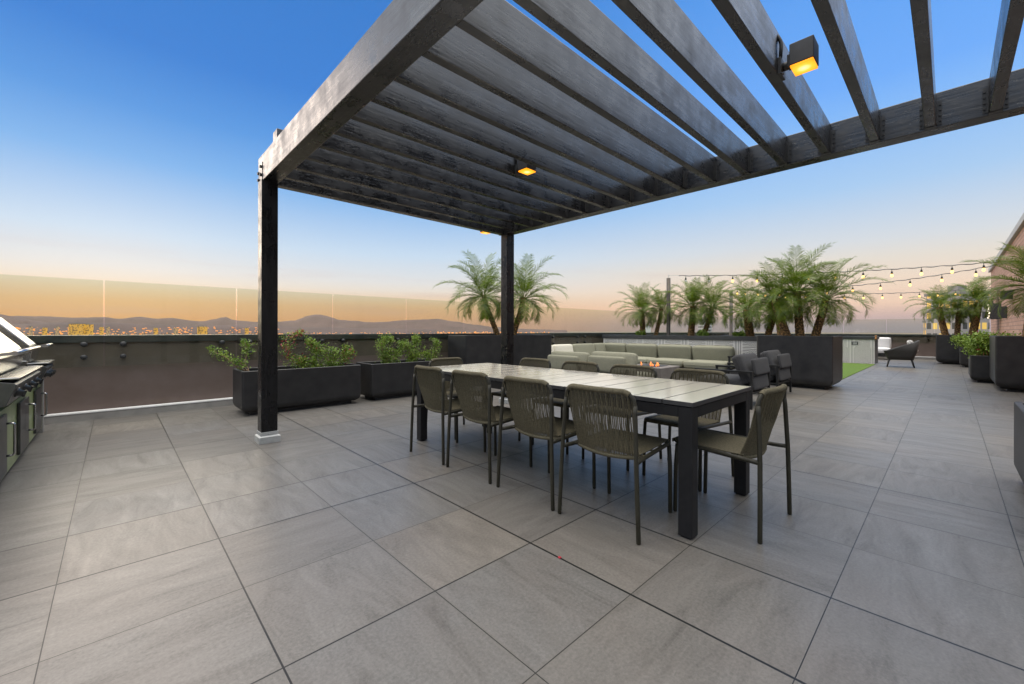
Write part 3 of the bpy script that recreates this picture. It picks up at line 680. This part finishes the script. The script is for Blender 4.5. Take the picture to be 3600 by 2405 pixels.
o = MB(); o.lathe([(0, .0), (.009, .001), (.010, .004), (.005, .008), (0, .008)], n=7); o = o.build('fallen_petal', 'petal', loc=(1.640, 1.365, .0)); tag(o, 'tiny red petal fallen on the grey pavers', 'petal')

#@@PLANTERS
# ------------------------------------------------------------------ planters
def rrect(cx_, cy_, hx_, hy_, r, z, n=5):
    out = []
    for qx, qy, a0 in ((1, 1, 0), (-1, 1, 90), (-1, -1, 180), (1, -1, 270)):
        for k in range(n+1):
            an = radians(a0 + 90*k/n); out.append((cx_+qx*(hx_-r)+r*cos(an), cy_+qy*(hy_-r)+r*sin(an), z))
    return out
def planter(x0, x1, y0, y1, H, label, group=None, R=.085):
    cx_, cy_ = (x0+x1)/2, (y0+y1)/2; hx_, hy_ = (x1-x0)/2, (y1-y0)/2
    t = thing('planter', label, 'planter', (cx_, cy_, 0), 0, group)
    rows = []
    for k in range(8):
        an = pi/2*k/7; ins = R*(1-sin(an)); z = .045 + R*1.15*(1-cos(an)); rows.append(rrect(0, 0, hx_-ins, hy_-ins, .03, z))
    rows += [rrect(0, 0, hx_, hy_, .03, H-.006), rrect(0, 0, hx_-.006, hy_-.006, .028, H), rrect(0, 0, hx_-.034, hy_-.034, .02, H), rrect(0, 0, hx_-.040, hy_-.040, .02, H-.006), rrect(0, 0, hx_-.042, hy_-.042, .02, H-.10)]
    MB().loops(rows, True, False).build('pot', 'planter', t)
    MB().box(-hx_+R+.03, hx_-R-.03, -hy_+R+.03, hy_-R-.03, 0, .046).build('plinth', 'black_steel', t)
    s_ = MB(); N = 14; vs = []; rs = random.Random(int(x0*100))
    for j in range(N+1):
        for i in range(N+1): vs.append(((-1+2*i/N)*(hx_-.0425), (-1+2*j/N)*(hy_-.0425), H-.075+rs.uniform(-.012, .012)))
    s_.add(vs, [(j*(N+1)+i, j*(N+1)+i+1, (j+1)*(N+1)+i+1, (j+1)*(N+1)+i) for j in range(N) for i in range(N)], True); s_.build('soil', 'soil', t)
    return t
planter(1.215, 2.830, 6.42, 7.04, .605, 'low charcoal trough planter behind the near left post', 'low charcoal planters')
planter(3.000, 4.570, 6.42, 7.04, .605, 'low charcoal trough planter half hidden by the table chairs', 'low charcoal planters')
planter(5.06, 7.65, 6.62, 7.27, 1.055, 'long tall charcoal planter with palm behind the far pergola post', 'tall charcoal planters')
planter(10.0, 11.1, 1.54, 2.86, 1.055, 'tall square charcoal planter with three trunk palm beside the lounge chairs', 'tall charcoal planters', .13)
planter(21.0, 22.0, -1.05, .32, 1.02, 'distant tall charcoal planter holding the far small palm', 'tall charcoal planters', .13)
planter(12.3, 13.95, -1.12, -.615, 1.06, 'tall charcoal planter against the brick wall', 'tall charcoal planters', .13)
planter(14.0, 15.1, -1.08, -.33, .61, 'low charcoal planter with bushy shrub before the brick wall', 'low charcoal planters')
planter(19.6, 20.5, -.95, -.24, .62, 'small far charcoal planter beyond the shrub planter', 'low charcoal planters')
planter(3.5, 5.10, -.95, -.35, .61, 'grey sided planter cut off by the frame edge', 'low charcoal planters')

# raised patterned beds
def bed(x0, x1, y0, y1, H, cap, label):
    t = thing('raised_bed', label, 'raised bed', (x0, y0, 0))
    w, d = x1-x0, y1-y0
    MB().box(.03, w-.03, .03, d-.03, 0, H).build('bed_body', 'stucco', t)
    MB().box(0, .028, 0, d, .0, H-.005).build('patterned_panel', 'pattern', t)
    MB().box(.03, w-.03, .002, .028, .0, H-.005).build('side_panel', 'coping', t)
    b = MB().box(-.03, .06, -.03, d+.03, H, H+cap).box(w-.06, w+.03, -.03, d+.03, H, H+cap).box(.061, w-.061, -.03, .06, H, H+cap).box(.061, w-.061, d-.06, d+.03, H, H+cap)
    b.build('coping', 'coping', t, .004)
    MB().box(.06, w-.06, .06, d-.06, H, H+cap-.03).build('soil', 'soil', t)
    return t
bed(11.0, 12.4, 2.90, 7.42, .925, .095, 'raised bed with white geometric panels behind the sage sofa')
bd = bed(19.3, 20.4, 1.80, 6.9, .86, .10, 'patterned raised bed at the end of the green turf')
b = MB().box(-.012, -.001, .45, .63, .65, .77); b.build('sign_plate', 'black_steel', bd)
b = MB(); rc = random.Random(2)
for r_, w in enumerate((.125, .115, .120)):
    y = .54+w/2
    while y > .54-w/2:
        l_ = rc.uniform(.010, .018); b.box(-.0135, -.0125, y-l_, y, .742-.03*r_-.012, .742-.03*r_); y -= l_+.004
b.build('sign_lettering', 'white_trim', bd)
MB().lathe([(0, .0), (.03, .0), (.03, .05), (.02, .06), (.02, .10), (.03, .11), (.03, .14), (0, .14)], n=12).build('post_cap', 'dry', bd, loc=(-.02, -.035, .86))

#@@PALMS
# ------------------------------------------------------------------ palms
def crown_mesh(seed, nf=34, Lf=1.10, leaf=.235):
    rc = random.Random(seed); mb = MB()
    for k in range(nf):
        az = k*2.39996 + rc.uniform(-.3, .3); q = (k+.5)/nf
        el = radians(84 - 116*q**.95) + rc.uniform(-.12, .12); L_ = Lf*(.62+.40*sin(pi*min(q*.8+.25, 1)))*rc.uniform(.88, 1.12)
        droop = radians(34 + 44*q) * rc.uniform(.8, 1.25)
        h = Vector((cos(az), sin(az), 0)); sd = Vector((-sin(az), cos(az), 0)); N = 14
        p = Vector((0, 0, -.02)) + h*.02; pts = [p.copy()]; tg = []
        for i in range(N):
            e = el - droop*(i/N)**1.9*1.45; d = h*cos(e) + Vector((0, 0, sin(e))); tg.append(d); p = p + d*(L_/N); pts.append(p.copy())
        tg.append(tg[-1])
        mb.tube(pts, [.0085*(1-.85*i/N) for i in range(N+1)], 4, False)
        M_ = 38
        for j in range(M_):
            tt = .16 + .84*j/(M_-1); f_ = tt*N; i = min(int(f_), N-1); fr_ = f_-i
            b = pts[i].lerp(pts[i+1], fr_); d = tg[i]; up = sd.cross(d).normalized()
            if up.z < 0 and abs(d.z) < .9: up = -up
            ll = leaf*Lf*(.40+.72*sin(pi*(.10+.80*tt)))*rc.uniform(.8, 1.15)
            for s_ in (-1, 1):
                dd = (d*(.62+.5*tt) + sd*s_*.85 + up*rc.uniform(.0, .40)).normalized()
                m = b + dd*ll*.5 + up*.004; tip = b + dd*ll + Vector((0, 0, -ll*rc.uniform(.02, .30)))
                wv = d*.0066*Lf
                mb.add([b-wv*.6, b+wv*.6, m+wv, m-wv, tip], [(0, 1, 2, 3), (3, 2, 4)])
    me = bpy.data.meshes.new('crown'); me.from_pydata(mb.v, [], mb.f); me.update(); me.materials.append(M['palm_leaf']); return me
CR = [crown_mesh(s) for s in (1, 2, 3)]
def palm(loc, trunks, label, group='palms in the planters'):
    t = thing('palm_tree', label, 'palm', loc, 0, group)
    for k, (bx, by, tx, ty, h, r, sc, var, rot) in enumerate(trunks):
        pts = smooth_curve([(bx, by, -.05), (bx+(tx-bx)*.35, by+(ty-by)*.35, h*.3), (bx+(tx-bx)*.75, by+(ty-by)*.75, h*.68), (tx, ty, h)], 8)
        m = len(pts); rs = [r*(1.12-.22*i/m+.10*(i % 2)) for i in range(m)]
        MB().tube(pts, rs, 12).build('trunk', 'trunk', t)
        o = bpy.data.objects.new('crown', CR[var]); COL.objects.link(o); o.parent = t; o.location = (tx, ty, h); o.scale = (sc,)*3; o.rotation_euler = (0, 0, rot)
    return t
# along/right components expressed through the camera-independent bed axes
palm((6.42, 6.95, 1.0), [(-.10, .10, -.40, .30, .95, .055, .98, 0, .4), (.16, -.06, .36, -.22, .90, .06, .98, 1, 1.9)], 'two trunk palm split by the far pergola post')
palm((11.75, 6.25, .98), [(-.05, .20, -.06, .25, .78, .075, .86, 1, .7), (.05, -.14, .20, -.26, .84, .055, .76, 2, 2.2)], 'two trunk palm in the bed beside the first light pole')
palm((11.75, 4.72, .98), [(0, .30, .02, .25, .86, .080, .88, 2, 1.3), (.03, -.02, .12, -.24, .83, .06, .84, 0, 3.1)], 'two trunk palm in the bed between the two light poles')
palm((11.75, 3.38, .98), [(0, .12, -.02, .20, .72, .095, .84, 0, 2.6), (.1, -.22, .16, -.36, .55, .07, .62, 1, .2)], 'thick trunk palm in the bed beside the second light pole')
palm((19.9, 5.0, .92), [(0, -.2, -.05, -.1, 1.1, .10, .9, 2, .5)], 'palm in the turf bed, mostly behind the big palm')
palm((10.55, 2.16, 1.0), [(-.08, .22, -.18, .46, .84, .075, .84, 0, 0), (0, .02, -.02, .08, 1.0, .075, .96, 1, 1.1), (.10, -.20, .12, -.40, .84, .07, .92, 2, 2.3)], 'big palm with three trunks in the square planter')
palm((21.5, -.25, .95), [(-.05, .32, -.1, .50, 1.05, .085, .85, 1, .9), (.05, .05, .08, .02, .9, .07, .70, 2, 2.0), (.05, -.30, .12, -.46, 1.2, .095, .92, 0, .3)], 'small far palm before the lilac tower and brick wall end')
palm((12.44, -1.02, 1.0), [(.0, -.02, -.02, -.10, 1.02, .085, .98, 2, 1.4)], 'palm against the brick wall reaching in from the frame edge')

# shrubs: woody stems carrying many small leaves
def shrub(loc, stems, label, name='bougainvillea_shrub', cat='shrub', red=0, dens=46, leaf=.024, seed=1, spread=.045, group='shrubs in the low planters'):
    rc = random.Random(seed); t = thing(name, label, cat, loc, 0, group); sb, lf, br = MB(), MB(), MB()
    def leafy(p, mb, sz):
        d = Vector((rc.gauss(0, 1), rc.gauss(0, 1), rc.gauss(.3, .8))).normalized(); s_ = d.cross(Vector((rc.gauss(0, 1), rc.gauss(0, 1), rc.gauss(0, 1)))).normalized()
        n_ = d.cross(s_); k = sz*rc.uniform(.7, 1.35)
        mb.add([p, p+d*k*.5+s_*k*.36+n_*k*.1, p+d*k*1.1, p+d*k*.5-s_*k*.36+n_*k*.1], [(0, 1, 2), (0, 2, 3)])
    for st, bare, isred in stems:
        pts = smooth_curve(st, 7); m = len(pts)
        pts = [p + Vector((rc.gauss(0, .006), rc.gauss(0, .006), rc.gauss(0, .006)))*(i > 0) for i, p in enumerate(pts)]
        sb.tube(pts, [.009*(1-.7*i/m)+.002 for i in range(m)], 5)
        for i, p in enumerate(pts):
            q = i/(m-1)
            if q < bare: continue
            if rc.random() < .28:
                e = p + Vector((rc.gauss(0, .05), rc.gauss(0, .05), rc.gauss(.03, .05))); sb.tube([p, e], [.004, .0015], 4)
                for _ in range(int(dens*.5)): leafy(e + Vector((rc.gauss(0, 1), rc.gauss(0, 1), rc.gauss(0, 1)))*spread*.7, lf, leaf)
            for _ in range(dens):
                o_ = Vector((rc.gauss(0, 1), rc.gauss(0, 1), rc.gauss(0, 1)))*spread*(.55+.6*sin(pi*q))
                leafy(p+o_, br if (isred and rc.random() < isred and q > .35) else lf, leaf*(1.1 if isred else 1))
    sb.build('stem', 'stem', t); lf.build('foliage', 'shrub_leaf', t)
    if br.f: br.build('flowers', 'bract', t)
    return t
Z0 = .55
shrub((1.30, 6.75, Z0), [([(.05, 0, 0), (-.12, -.02, .14), (-.25, 0, .26), (-.38, 0, .36)], .42, 0), ([(.07, 0, 0), (.02, .02, .16), (.05, 0, .34), (.0, 0, .45)], .5, 0), ([(.08, 0, 0), (-.02, -.05, .1), (-.1, -.05, .2)], .5, 0)],
      'sparse woody bougainvillea leaning out beside the near post', seed=3, dens=20, spread=.036)
shrub((2.02, 6.72, Z0), [([(.1, 0, 0), (-.10, 0, .14), (-.19, 0, .32), (-.10, 0, .50), (.02, 0, .58)], .02, .35), ([(.1, 0, 0), (.12, -.03, .10), (.2, 0, .12)], 0, 0), ([(.08, 0, 0), (0, .02, .12), (.08, .0, .16)], 0, .08),
      ([(.14, 0, .02), (.22, 0, .20), (.16, .0, .36), (.10, 0, .44)], .15, .08)], 'bougainvillea with a red flowered arching branch in the trough', seed=5, dens=24, spread=.036)
shrub((2.52, 6.72, Z0), [([(.02, 0, 0), (-.10, 0, .14), (-.20, 0, .30), (-.33, 0, .40)], .1, 0), ([(.0, 0, 0), (-.02, 0, .18), (.02, 0, .28)], 0, 0), ([(.05, 0, 0), (.14, 0, .16), (.17, 0, .32)], 0, .12), ([(.05, 0, 0), (.2, 0, .14), (.30, 0, .26)], .1, .22),
      ([(-.02, 0, 0), (-.15, 0, .06), (-.3, -.02, .05)], 0, 0)], 'bushy green bougainvillea at the trough end nearest the second planter', seed=7, dens=26, spread=.038)
shrub((3.42, 6.74, Z0), [([(0, 0, 0), (-.06, 0, .2), (-.10, 0, .36), (.0, 0, .46), (.10, 0, .42)], .05, 0), ([(.02, 0, 0), (.0, 0, .14), (.06, 0, .24)], 0, 0), ([(.05, 0, 0), (.2, 0, .14), (.26, 0, .26)], .1, 0)],
      'green bougainvillea at the post end of the second trough', seed=9, dens=34, spread=.042)
shrub((3.86, 6.74, Z0), [([(0, 0, 0), (.0, 0, .22), (-.08, 0, .34), (-.16, 0, .36)], .02, 0), ([(.03, 0, 0), (.1, 0, .2), (.16, 0, .40), (.12, 0, .46)], .05, 0), ([(0, 0, 0), (.12, 0, .12), (.18, 0, .18)], 0, 0)],
      'dense green bougainvillea in the middle of the second trough', seed=11, dens=34, spread=.042)
shrub((4.33, 6.74, Z0), [([(.02, 0, 0), (.08, 0, .16), (.12, 0, .30), (.10, 0, .40)], .1, 0), ([(0, 0, 0), (-.08, 0, .1), (-.14, 0, .18)], 0, 0)], 'thin green bougainvillea at the chair end of the second trough', seed=13, dens=28, spread=.036)
rc = random.Random(21)
shrub((14.55, -.70, Z0), [([(rc.uniform(-.3, .3), rc.uniform(-.2, .2), 0), (rc.uniform(-.4, .4), rc.uniform(-.3, .3), .22), (rc.uniform(-.45, .45), rc.uniform(-.35, .38), rc.uniform(.3, .52))], 0, .06 if k % 4 == 0 else 0) for k in range(12)],
      'bushy green shrub in the low planter by the brick wall', 'garden_shrub', dens=60, leaf=.04, spread=.085, seed=15)
shrub((20.0, -.55, .57), [([(0, 0, 0), (-.1, .2, .2), (-.1, .42, .30)], .2, 0), ([(0, 0, 0), (0, .1, .25), (.1, .3, .38)], .2, 0)], 'small leafy shrub in the far low planter', 'garden_shrub', dens=40, leaf=.045, spread=.08, seed=17)
b = MB(); rc = random.Random(31)
for k in range(26):
    an = rc.uniform(0, 6.28); b.tube([(.02*cos(an), .02*sin(an), 0), (.10*cos(an), .10*sin(an), .10), (.05*cos(an+.4), .05*sin(an+.4), .2)], .008, 4)
tag(b.build('dry_basket', 'dry', loc=(14.25, -.52, .54)), 'orange brown dried wicker ball in the shrub planter', 'basket')
for k, (y, lab) in enumerate(((6.9, 'leafy weed in the patterned bed next to the first pole'), (5.05, 'leafy sprout between the palms of the middle pair'), (4.15, 'low yellow green sprout by the second pole'))):
    shrub((11.5, y-.45, .985), [([(0, 0, 0), (.02, .04, .06), (.03, .10, .10)], .1, 0), ([(0, 0, 0), (0, -.05, .05), (.0, -.12, .07)], .1, 0)], lab, 'bed_plant', 'plant', dens=14, leaf=.05, spread=.03, seed=40+k, group='small plants in the raised bed')

#@@LOUNGE
# ------------------------------------------------------------------ lounge furniture
def rotx(deg): return Matrix.Rotation(radians(deg), 4, 'X')
def roty(deg): return Matrix.Rotation(radians(deg), 4, 'Y')
t = thing('sectional_sofa', 'sage green corner sofa in front of the patterned bed', 'sofa', (10.95, 7.35, 0))
MB().box(-3.6, 0, -.86, 0, .10, .24).box(-.86, 0, -3.86, -.862, .10, .24).build('base_frame', 'frame_dark', t, .01)
for k, (x0, x1) in enumerate(((-3.55, -2.72), (-2.70, -1.82), (-1.80, -.86))):
    MB().pillow(((x0+x1)/2, -.50, .33), x1-x0, .74, .20, .3, .2).build('seat_cushion', 'fabric_sage', t)
MB().pillow((-.43, -.43, .33), .84, .84, .20, .3, .2).build('seat_cushion', 'fabric_sage', t)
for y0, y1 in ((-1.86, -.88), (-2.82, -1.88), (-3.84, -2.84)):
    MB().pillow((-.52, (y0+y1)/2, .33), .74, y1-y0, .20, .3, .2).build('seat_cushion', 'fabric_sage', t)
for k, (x0, x1) in enumerate(((-3.5, -2.58), (-2.56, -1.77), (-1.74, -.74), (-.72, -.10))):
    MB().pillow(((x0+x1)/2, -.12, .575), x1-x0, .40, .22, .35, .24, rotx(78)).build('back_cushion', 'fabric_sage' if k > 1 else 'fabric_cream', t)
for y0, y1 in ((-.86, -.12), (-1.82, -.88), (-2.76, -1.85), (-3.78, -2.79)):
    MB().pillow((-.13, (y0+y1)/2, .575), .42, y1-y0, .22, .35, .24, roty(78)).build('back_cushion', 'fabric_sage', t)
b = MB().bar((-.88, -3.92, .10), (-.88, -3.92, .55), .035, .035).bar((-.02, -3.92, .10), (-.02, -3.92, .55), .035, .035).bar((-.90, -3.92, .565), (0, -3.92, .565), .06, .03); b.build('armrest', 'frame_dark', t)
for x, y in ((-3.5, -.8), (-3.5, -.06), (-.8, -3.8), (-.06, -3.8), (-.06, -.06), (-.8, -.8)): MB().box(x-.025, x+.025, y-.025, y+.025, 0, .10).build('leg', 'frame_dark', t)

def lounge(fab, label, H=.76):
    t = thing('lounge_chair', label, 'lounge chair'); w = .86; d = .80
    for sx in (-1, 1):
        for y, h in ((.0, .56), (d, .56)): MB().box(sx*w/2-.016, sx*w/2+.016, y-.016, y+.016, 0, h-.031).build('leg', 'frame_dark', t, .002)
        MB().box(sx*w/2-.022, sx*w/2+.022, -.018, d+.018, .53, .56).build('armrest', 'frame_dark', t, .003)
    MB().box(-w/2+.024, w/2-.024, -.016, .012, .505, .548).box(-w/2+.018, w/2-.018, -.012, .014, .22, .25).box(-w/2+.018, w/2-.018, d-.014, d+.012, .22, .25).box(-w/2+.02, w/2-.02, .016, d-.016, .215, .235).build('seat_frame', 'frame_dark', t, .002)
    MB().pillow((0, .44, .335), w-.08, .74, .20, .35, .22).build('seat_cushion', fab, t)
    MB().pillow((0, .15, H-.19), w-.07, .46, .17, .30, .16, rotx(66)).build('back_cushion', fab, t)
    MB().pillow((0, -.005, H-.145), w-.16, .24, .06, .3, .14, rotx(80)).build('head_roll', fab, t)
    MB().pillow((0, .02, .375), w-.12, .22, .10, .4, .2, rotx(82)).build('lumbar_cushion', fab, t)
    return t
o = lounge('fabric_char', 'charcoal cushioned lounge chair directly behind the dining table corner'); o.location = (7.19, 2.0, 0); o['group'] = 'charcoal lounge chairs'
o2 = copy_tree(o); o2.location = (8.79, 2.06, 0); o2['label'] = 'charcoal cushioned lounge chair close against the square palm planter'
def sage_lounge(label, H):
    t = thing('lounge_chair', label, 'lounge chair', group='sage lounge chairs by the fire table'); w = .90
    MB().box(-w/2, w/2, 0, .84, .12, .22).build('base_frame', 'frame_dark', t, .01)
    for sx in (-1, 1):
        for y in (.05, .79): MB().box(sx*(w/2-.05)-.02, sx*(w/2-.05)+.02, y-.02, y+.02, 0, .12).build('leg', 'frame_dark', t)
    MB().pillow((0, .46, .31), w-.02, .78, .20, .3, .2).build('seat_cushion', 'fabric_sage', t)
    MB().pillow((0, .15, H-.20), w, .42, .19, .36, .2, rotx(74)).build('back_cushion', 'fabric_sage', t)
    MB().pillow((-.03, -.01, H-.20), w-.16, .28, .10, .4, .18, rotx(86)).build('back_roll', 'fabric_sage', t)
    MB().box(-w/2+.05, w/2-.05, -.012, .012, .22, .50).build('back_panel', 'frame_dark', t, .004)
    return t
o = sage_lounge('sage armless lounge chair with its back to the table, nearer the fire', .765); o.location = (6.22, 4.10, 0); o.rotation_euler = (0, 0, -pi/2)
o = sage_lounge('lower sage lounge chair with its back to the table, beside the palm planter', .735); o.location = (6.22, 5.08, 0); o.rotation_euler = (0, 0, -pi/2)

t = thing('fire_table', 'square stone fire table with small flames before the sage sofa', 'fire table', (8.20, 4.33, 0))
MB().box(-.42, .42, -.42, .42, .03, .415).build('table_body', 'fire_stone', t, .012)
MB().box(-.36, .36, -.36, .36, 0, .03).build('plinth', 'black_steel', t)
MB().box(-.24, .24, -.24, .24, .4155, .422).build('burner_tray', 'black_steel', t)
M['flame'] = emit('flame', (1, .26, .06), 1.3)
b = MB(); rc = random.Random(9)
for k in range(9):
    x, y, h = rc.uniform(-.22, -.02), rc.uniform(-.2, .2), rc.uniform(.04, .11)
    b.tube([(x, y, .422), (x+rc.uniform(-.01, .01), y, .422+h*.35), (x+rc.uniform(-.02, .02), y+rc.uniform(-.02, .02), .422+h)], [.010, .016, .001], 7)
b.build('flame', 'flame', t)

# far seating group
t = thing('white_sofa', 'white cushioned sofa by the far end wall', 'sofa', (21.9, 2.75, 0), -pi/2)
MB().box(-.75, .95, 0, .85, .12, .24).build('base_frame', 'frame_dark', t, .01)
for sx in (-.7, .9): MB().box(sx-.03, sx+.03, .05, .8, 0, .12).build('leg', 'frame_dark', t)
MB().pillow((.1, .45, .36), 1.62, .80, .24, .3, .15).build('seat_cushion', 'fabric_white', t)
MB().pillow((.1, .08, .66), 1.60, .46, .22, .35, .15, rotx(78)).build('back_cushion', 'fabric_white', t)
MB().pillow((.93, .45, .54), .20, .80, .26, .35, .3).build('armrest', 'fabric_white', t)
t.rotation_euler = (0, 0, pi/2); t.location = (23.3, 2.35, 0)
t = thing('wicker_chair', 'black wicker tub chair with slanting arms near the far wall', 'chair', (18.35, .72, 0), .08)
rows = []
for (z, y0, y1, w) in ((.24, .06, .66, .30), (.36, .03, .72, .34), (.50, -.02, .76, .37)):
    rows.append(rrect(0, (y0+y1)/2, w, (y1-y0)/2, .12, z))
top_ = [(p[0]*1.06, p[1], .50+.34*max(0, (.80-p[1])/.84)**1.3) for p in rrect(0, .36, .37, .44, .13, .5)]
rows.append(top_); rows.append([(p[0]*.90, p[1]*.90+.035, p[2]-.005) for p in top_]); rows.append([(p[0]*.82, .36+(p[1]-.36)*.80, .40) for p in top_])
MB().loops(rows, True, True, True).build('shell', 'wicker', t)
for x, y in ((-.26, .10), (.26, .10), (-.26, .62), (.26, .62)): MB().tube([(x, y, .26), (x*1.12, y+(.06 if y > .3 else -.06), 0)], [.022, .014], 8).build('leg', 'frame_dark', t)
MB().pillow((0, .40, .45), .60, .56, .14, .35, .25).build('seat_cushion', 'fabric_char', t)
o = MB().pillow((0, 0, .22), .46, .42, .16, .5, .35, rotx(66)).build('throw_pillow', 'pillow_pattern', loc=(18.35, .80, .45)); o.rotation_euler = (0, 0, .08); tag(o, 'black and white patterned pillow in the wicker tub chair', 'pillow')

#@@LIGHTS
# ------------------------------------------------------------------ poles and string lights
def pole(x, y, h, label):
    t = thing('light_pole', label, 'pole', (x, y, 0), 0, 'poles carrying string lights')
    MB().lathe([(.056, .0), (.056, h), (0, h)], n=16).build('pole_shaft', 'pole', t)
    b = MB(); b.tube([(0, 0, h), (0, 0, h+.05)], .006, 6); b.tube([(.026*cos(k*pi/8), 0, h+.072+.026*sin(k*pi/8)) for k in range(17)], .005, 6, False); b.build('eye_bolt', 'galv', t); return t
pole(11.80, 5.70, 2.70, 'bronze pole rising from the patterned bed, taller in view, holding bulbs')
pole(15.9, 5.36, 2.58, 'farther bronze pole on the turf, half hidden by palms')
def string(p, q, sag, n, first, label, off=0, wob=.01):
    p, q = Vector(p), Vector(q); t = thing('string_light', label, 'string light', p, 0, 'string lights over the terrace')
    P = lambda s_: (q-p)*s_ + Vector((0, 0, -4*sag*s_*(1-s_)))
    MB().tube([P(k/60) + Vector((0, 0, .012)) for k in range(61)], .004, 5).build('support_wire', 'galv', t)
    MB().tube([P(first*.6 + (1-first*.6)*k/120) + Vector((0, 0, wob*sin(k*1.05))) for k in range(121)], .009, 6).build('cable', 'cable', t)
    for k in range(n):
        s_ = first + (1-first)*k/n; b = P(s_)
        so_ = MB(); so_.tube([b, b-Vector((0, 0, .05))], .006, 6); so_.lathe([(.008, -.05), (.020, -.06), (.023, -.12), (.0, -.12)], b, 10); so_ = so_.build('socket', 'cable', t)
        g_ = MB(); g_.lathe([(.015, -.12), (.020, -.135), (.028, -.155), (.030, -.172), (.022, -.194), (.0, -.201)], b, 12)
        g_.build('light_bulb', 'bulb_off' if k < off else 'bulb', t)
    return t
string((11.80, 5.70, 2.77), (15.7, -1.12, 2.86), .10, 12, .06, 'string of bulbs from the first pole, topmost line to the brick wall', off=2)
string((15.9, 5.36, 2.64), (16.6, -1.12, 2.93), .26, 10, .03, 'string of bulbs sagging from the far pole to the upper brick wall')
string((15.9, 5.36, 2.64), (24.6, -1.12, 2.85), .20, 13, .05, 'lowest string of bulbs from the far pole to the far brick corner')

#@@GRILL
# ------------------------------------------------------------------ barbecue island and grills
t = thing('grill_island', 'green tiled barbecue island along the terrace edge', 'kitchen island', (-.60, 0, 0))
MB().box(-.80, 0, 2.6, 7.02, .05, .56).build('base', 'tile', t)
MB().box(-.78, -.04, 2.6, 7.02, 0, .05).build('plinth', 'coping', t)
MB().box(-.80, .02, 7.022, 7.10, 0, .80).build('end_panel', 'kerb', t, .004)
MB().box(-.82, -.30, 2.6, 7.02, .562, .60).build('counter', 'counter', t, .004)
for y0, y1 in ((3.2, 4.0), (4.15, 4.85), (5.45, 5.95), (6.45, 6.86)):
    d_ = MB().box(.002, .022, y0, y1, .09, .53).build('door', 'steel_dark', t, .004)
    MB().tube(fillet([(.022, y1-.04, .22), (.062, y1-.04, .22), (.062, y1-.04, .46), (.022, y1-.04, .46)], .03), .008, 8).build('handle', 'steel', d_)
def grill(y0, y1, label):
    t = thing('gas_grill', label, 'grill', (-.60, y0, .601), 0, 'steel gas grills on the island'); w = y1-y0
    MB().box(-.72, -.04, .02, w-.02, 0, .24).build('body', 'steel', t, .006)
    b = MB(); b.add([(-.038, .0, .20), (.085, .0, .175), (.10, .0, .16), (.05, .0, .015), (-.038, .0, .0), (-.038, w, .20), (.085, w, .175), (.10, w, .16), (.05, w, .015), (-.038, w, .0)],
                    [(0, 1, 6, 5), (1, 2, 7, 6), (2, 3, 8, 7), (3, 4, 9, 8), (4, 0, 5, 9), (0, 4, 3, 2, 1), (5, 6, 7, 8, 9)]); cp = b.build('control_panel', 'steel_dark', t, .003)
    nk = 4 if w > .8 else 3
    for k in range(nk):
        y = w*(k+.6)/(nk+.2); q = MB(); q.lathe([(.036, 0), (.036, .006), (.026, .010), (.022, .036), (0, .038)], n=14); q.box(-.024, .024, -.005, .005, .034, .048)
        o = q.build('knob', 'knob', cp, loc=(.078, y, .092)); o.rotation_euler = (0, radians(108), 0)
    MB().box(-.04, .115, .015, w-.015, .2005, .214).build('front_shelf', 'steel', t, .004)
    pr = [(-.02, .235), (.0, .34), (-.03, .40), (-.27, .68), (-.45, .73), (-.69, .52), (-.71, .235)]
    b = MB(); n_ = len(pr); b.add([(x, .03, z) for x, z in pr] + [(x, w-.03, z) for x, z in pr], [(k, k+1, n_+k+1, n_+k) for k in range(n_-1)] + [tuple(reversed(range(n_))), tuple(range(n_, 2*n_))])
    hd = b.build('hood', 'steel', t, .008)
    q = MB(); q.tube([(.085, .05, .385), (.085, w-.03, .385)], .017, 12)
    for y in (.10, w-.10): q.bar((-.02, y, .37), (.085, y, .385), .03, .022)
    q.build('handle', 'steel', hd)
    q = MB().box(.03, .10, w-.03, w+.012, .13, .215); q.build('side_bracket', 'steel', t, .006)
    return t
grill(4.55, 5.92, 'stainless steel gas grill nearer the camera with hood down')
grill(6.40, 6.99, 'stainless steel gas grill at the wall end of the island')

#@@HAZE
# ------------------------------------------------------------------ evening haze
a = NM('evening_haze'); a.t.nodes.remove(a.p); pv = a.n('ShaderNodeVolumePrincipled'); pv.inputs['Color'].default_value = (.95, .72, .55, 1); pv.inputs['Density'].default_value = 3.6e-5; pv.inputs['Anisotropy'].default_value = .2
a.l(pv.outputs[0], a.out.inputs['Volume']); M['haze'] = a.m
o = MB().box(-8200, 8200, -8200, 8200, ROOF-1.5, 300).build('haze', 'haze'); tag(o, kind='stuff')
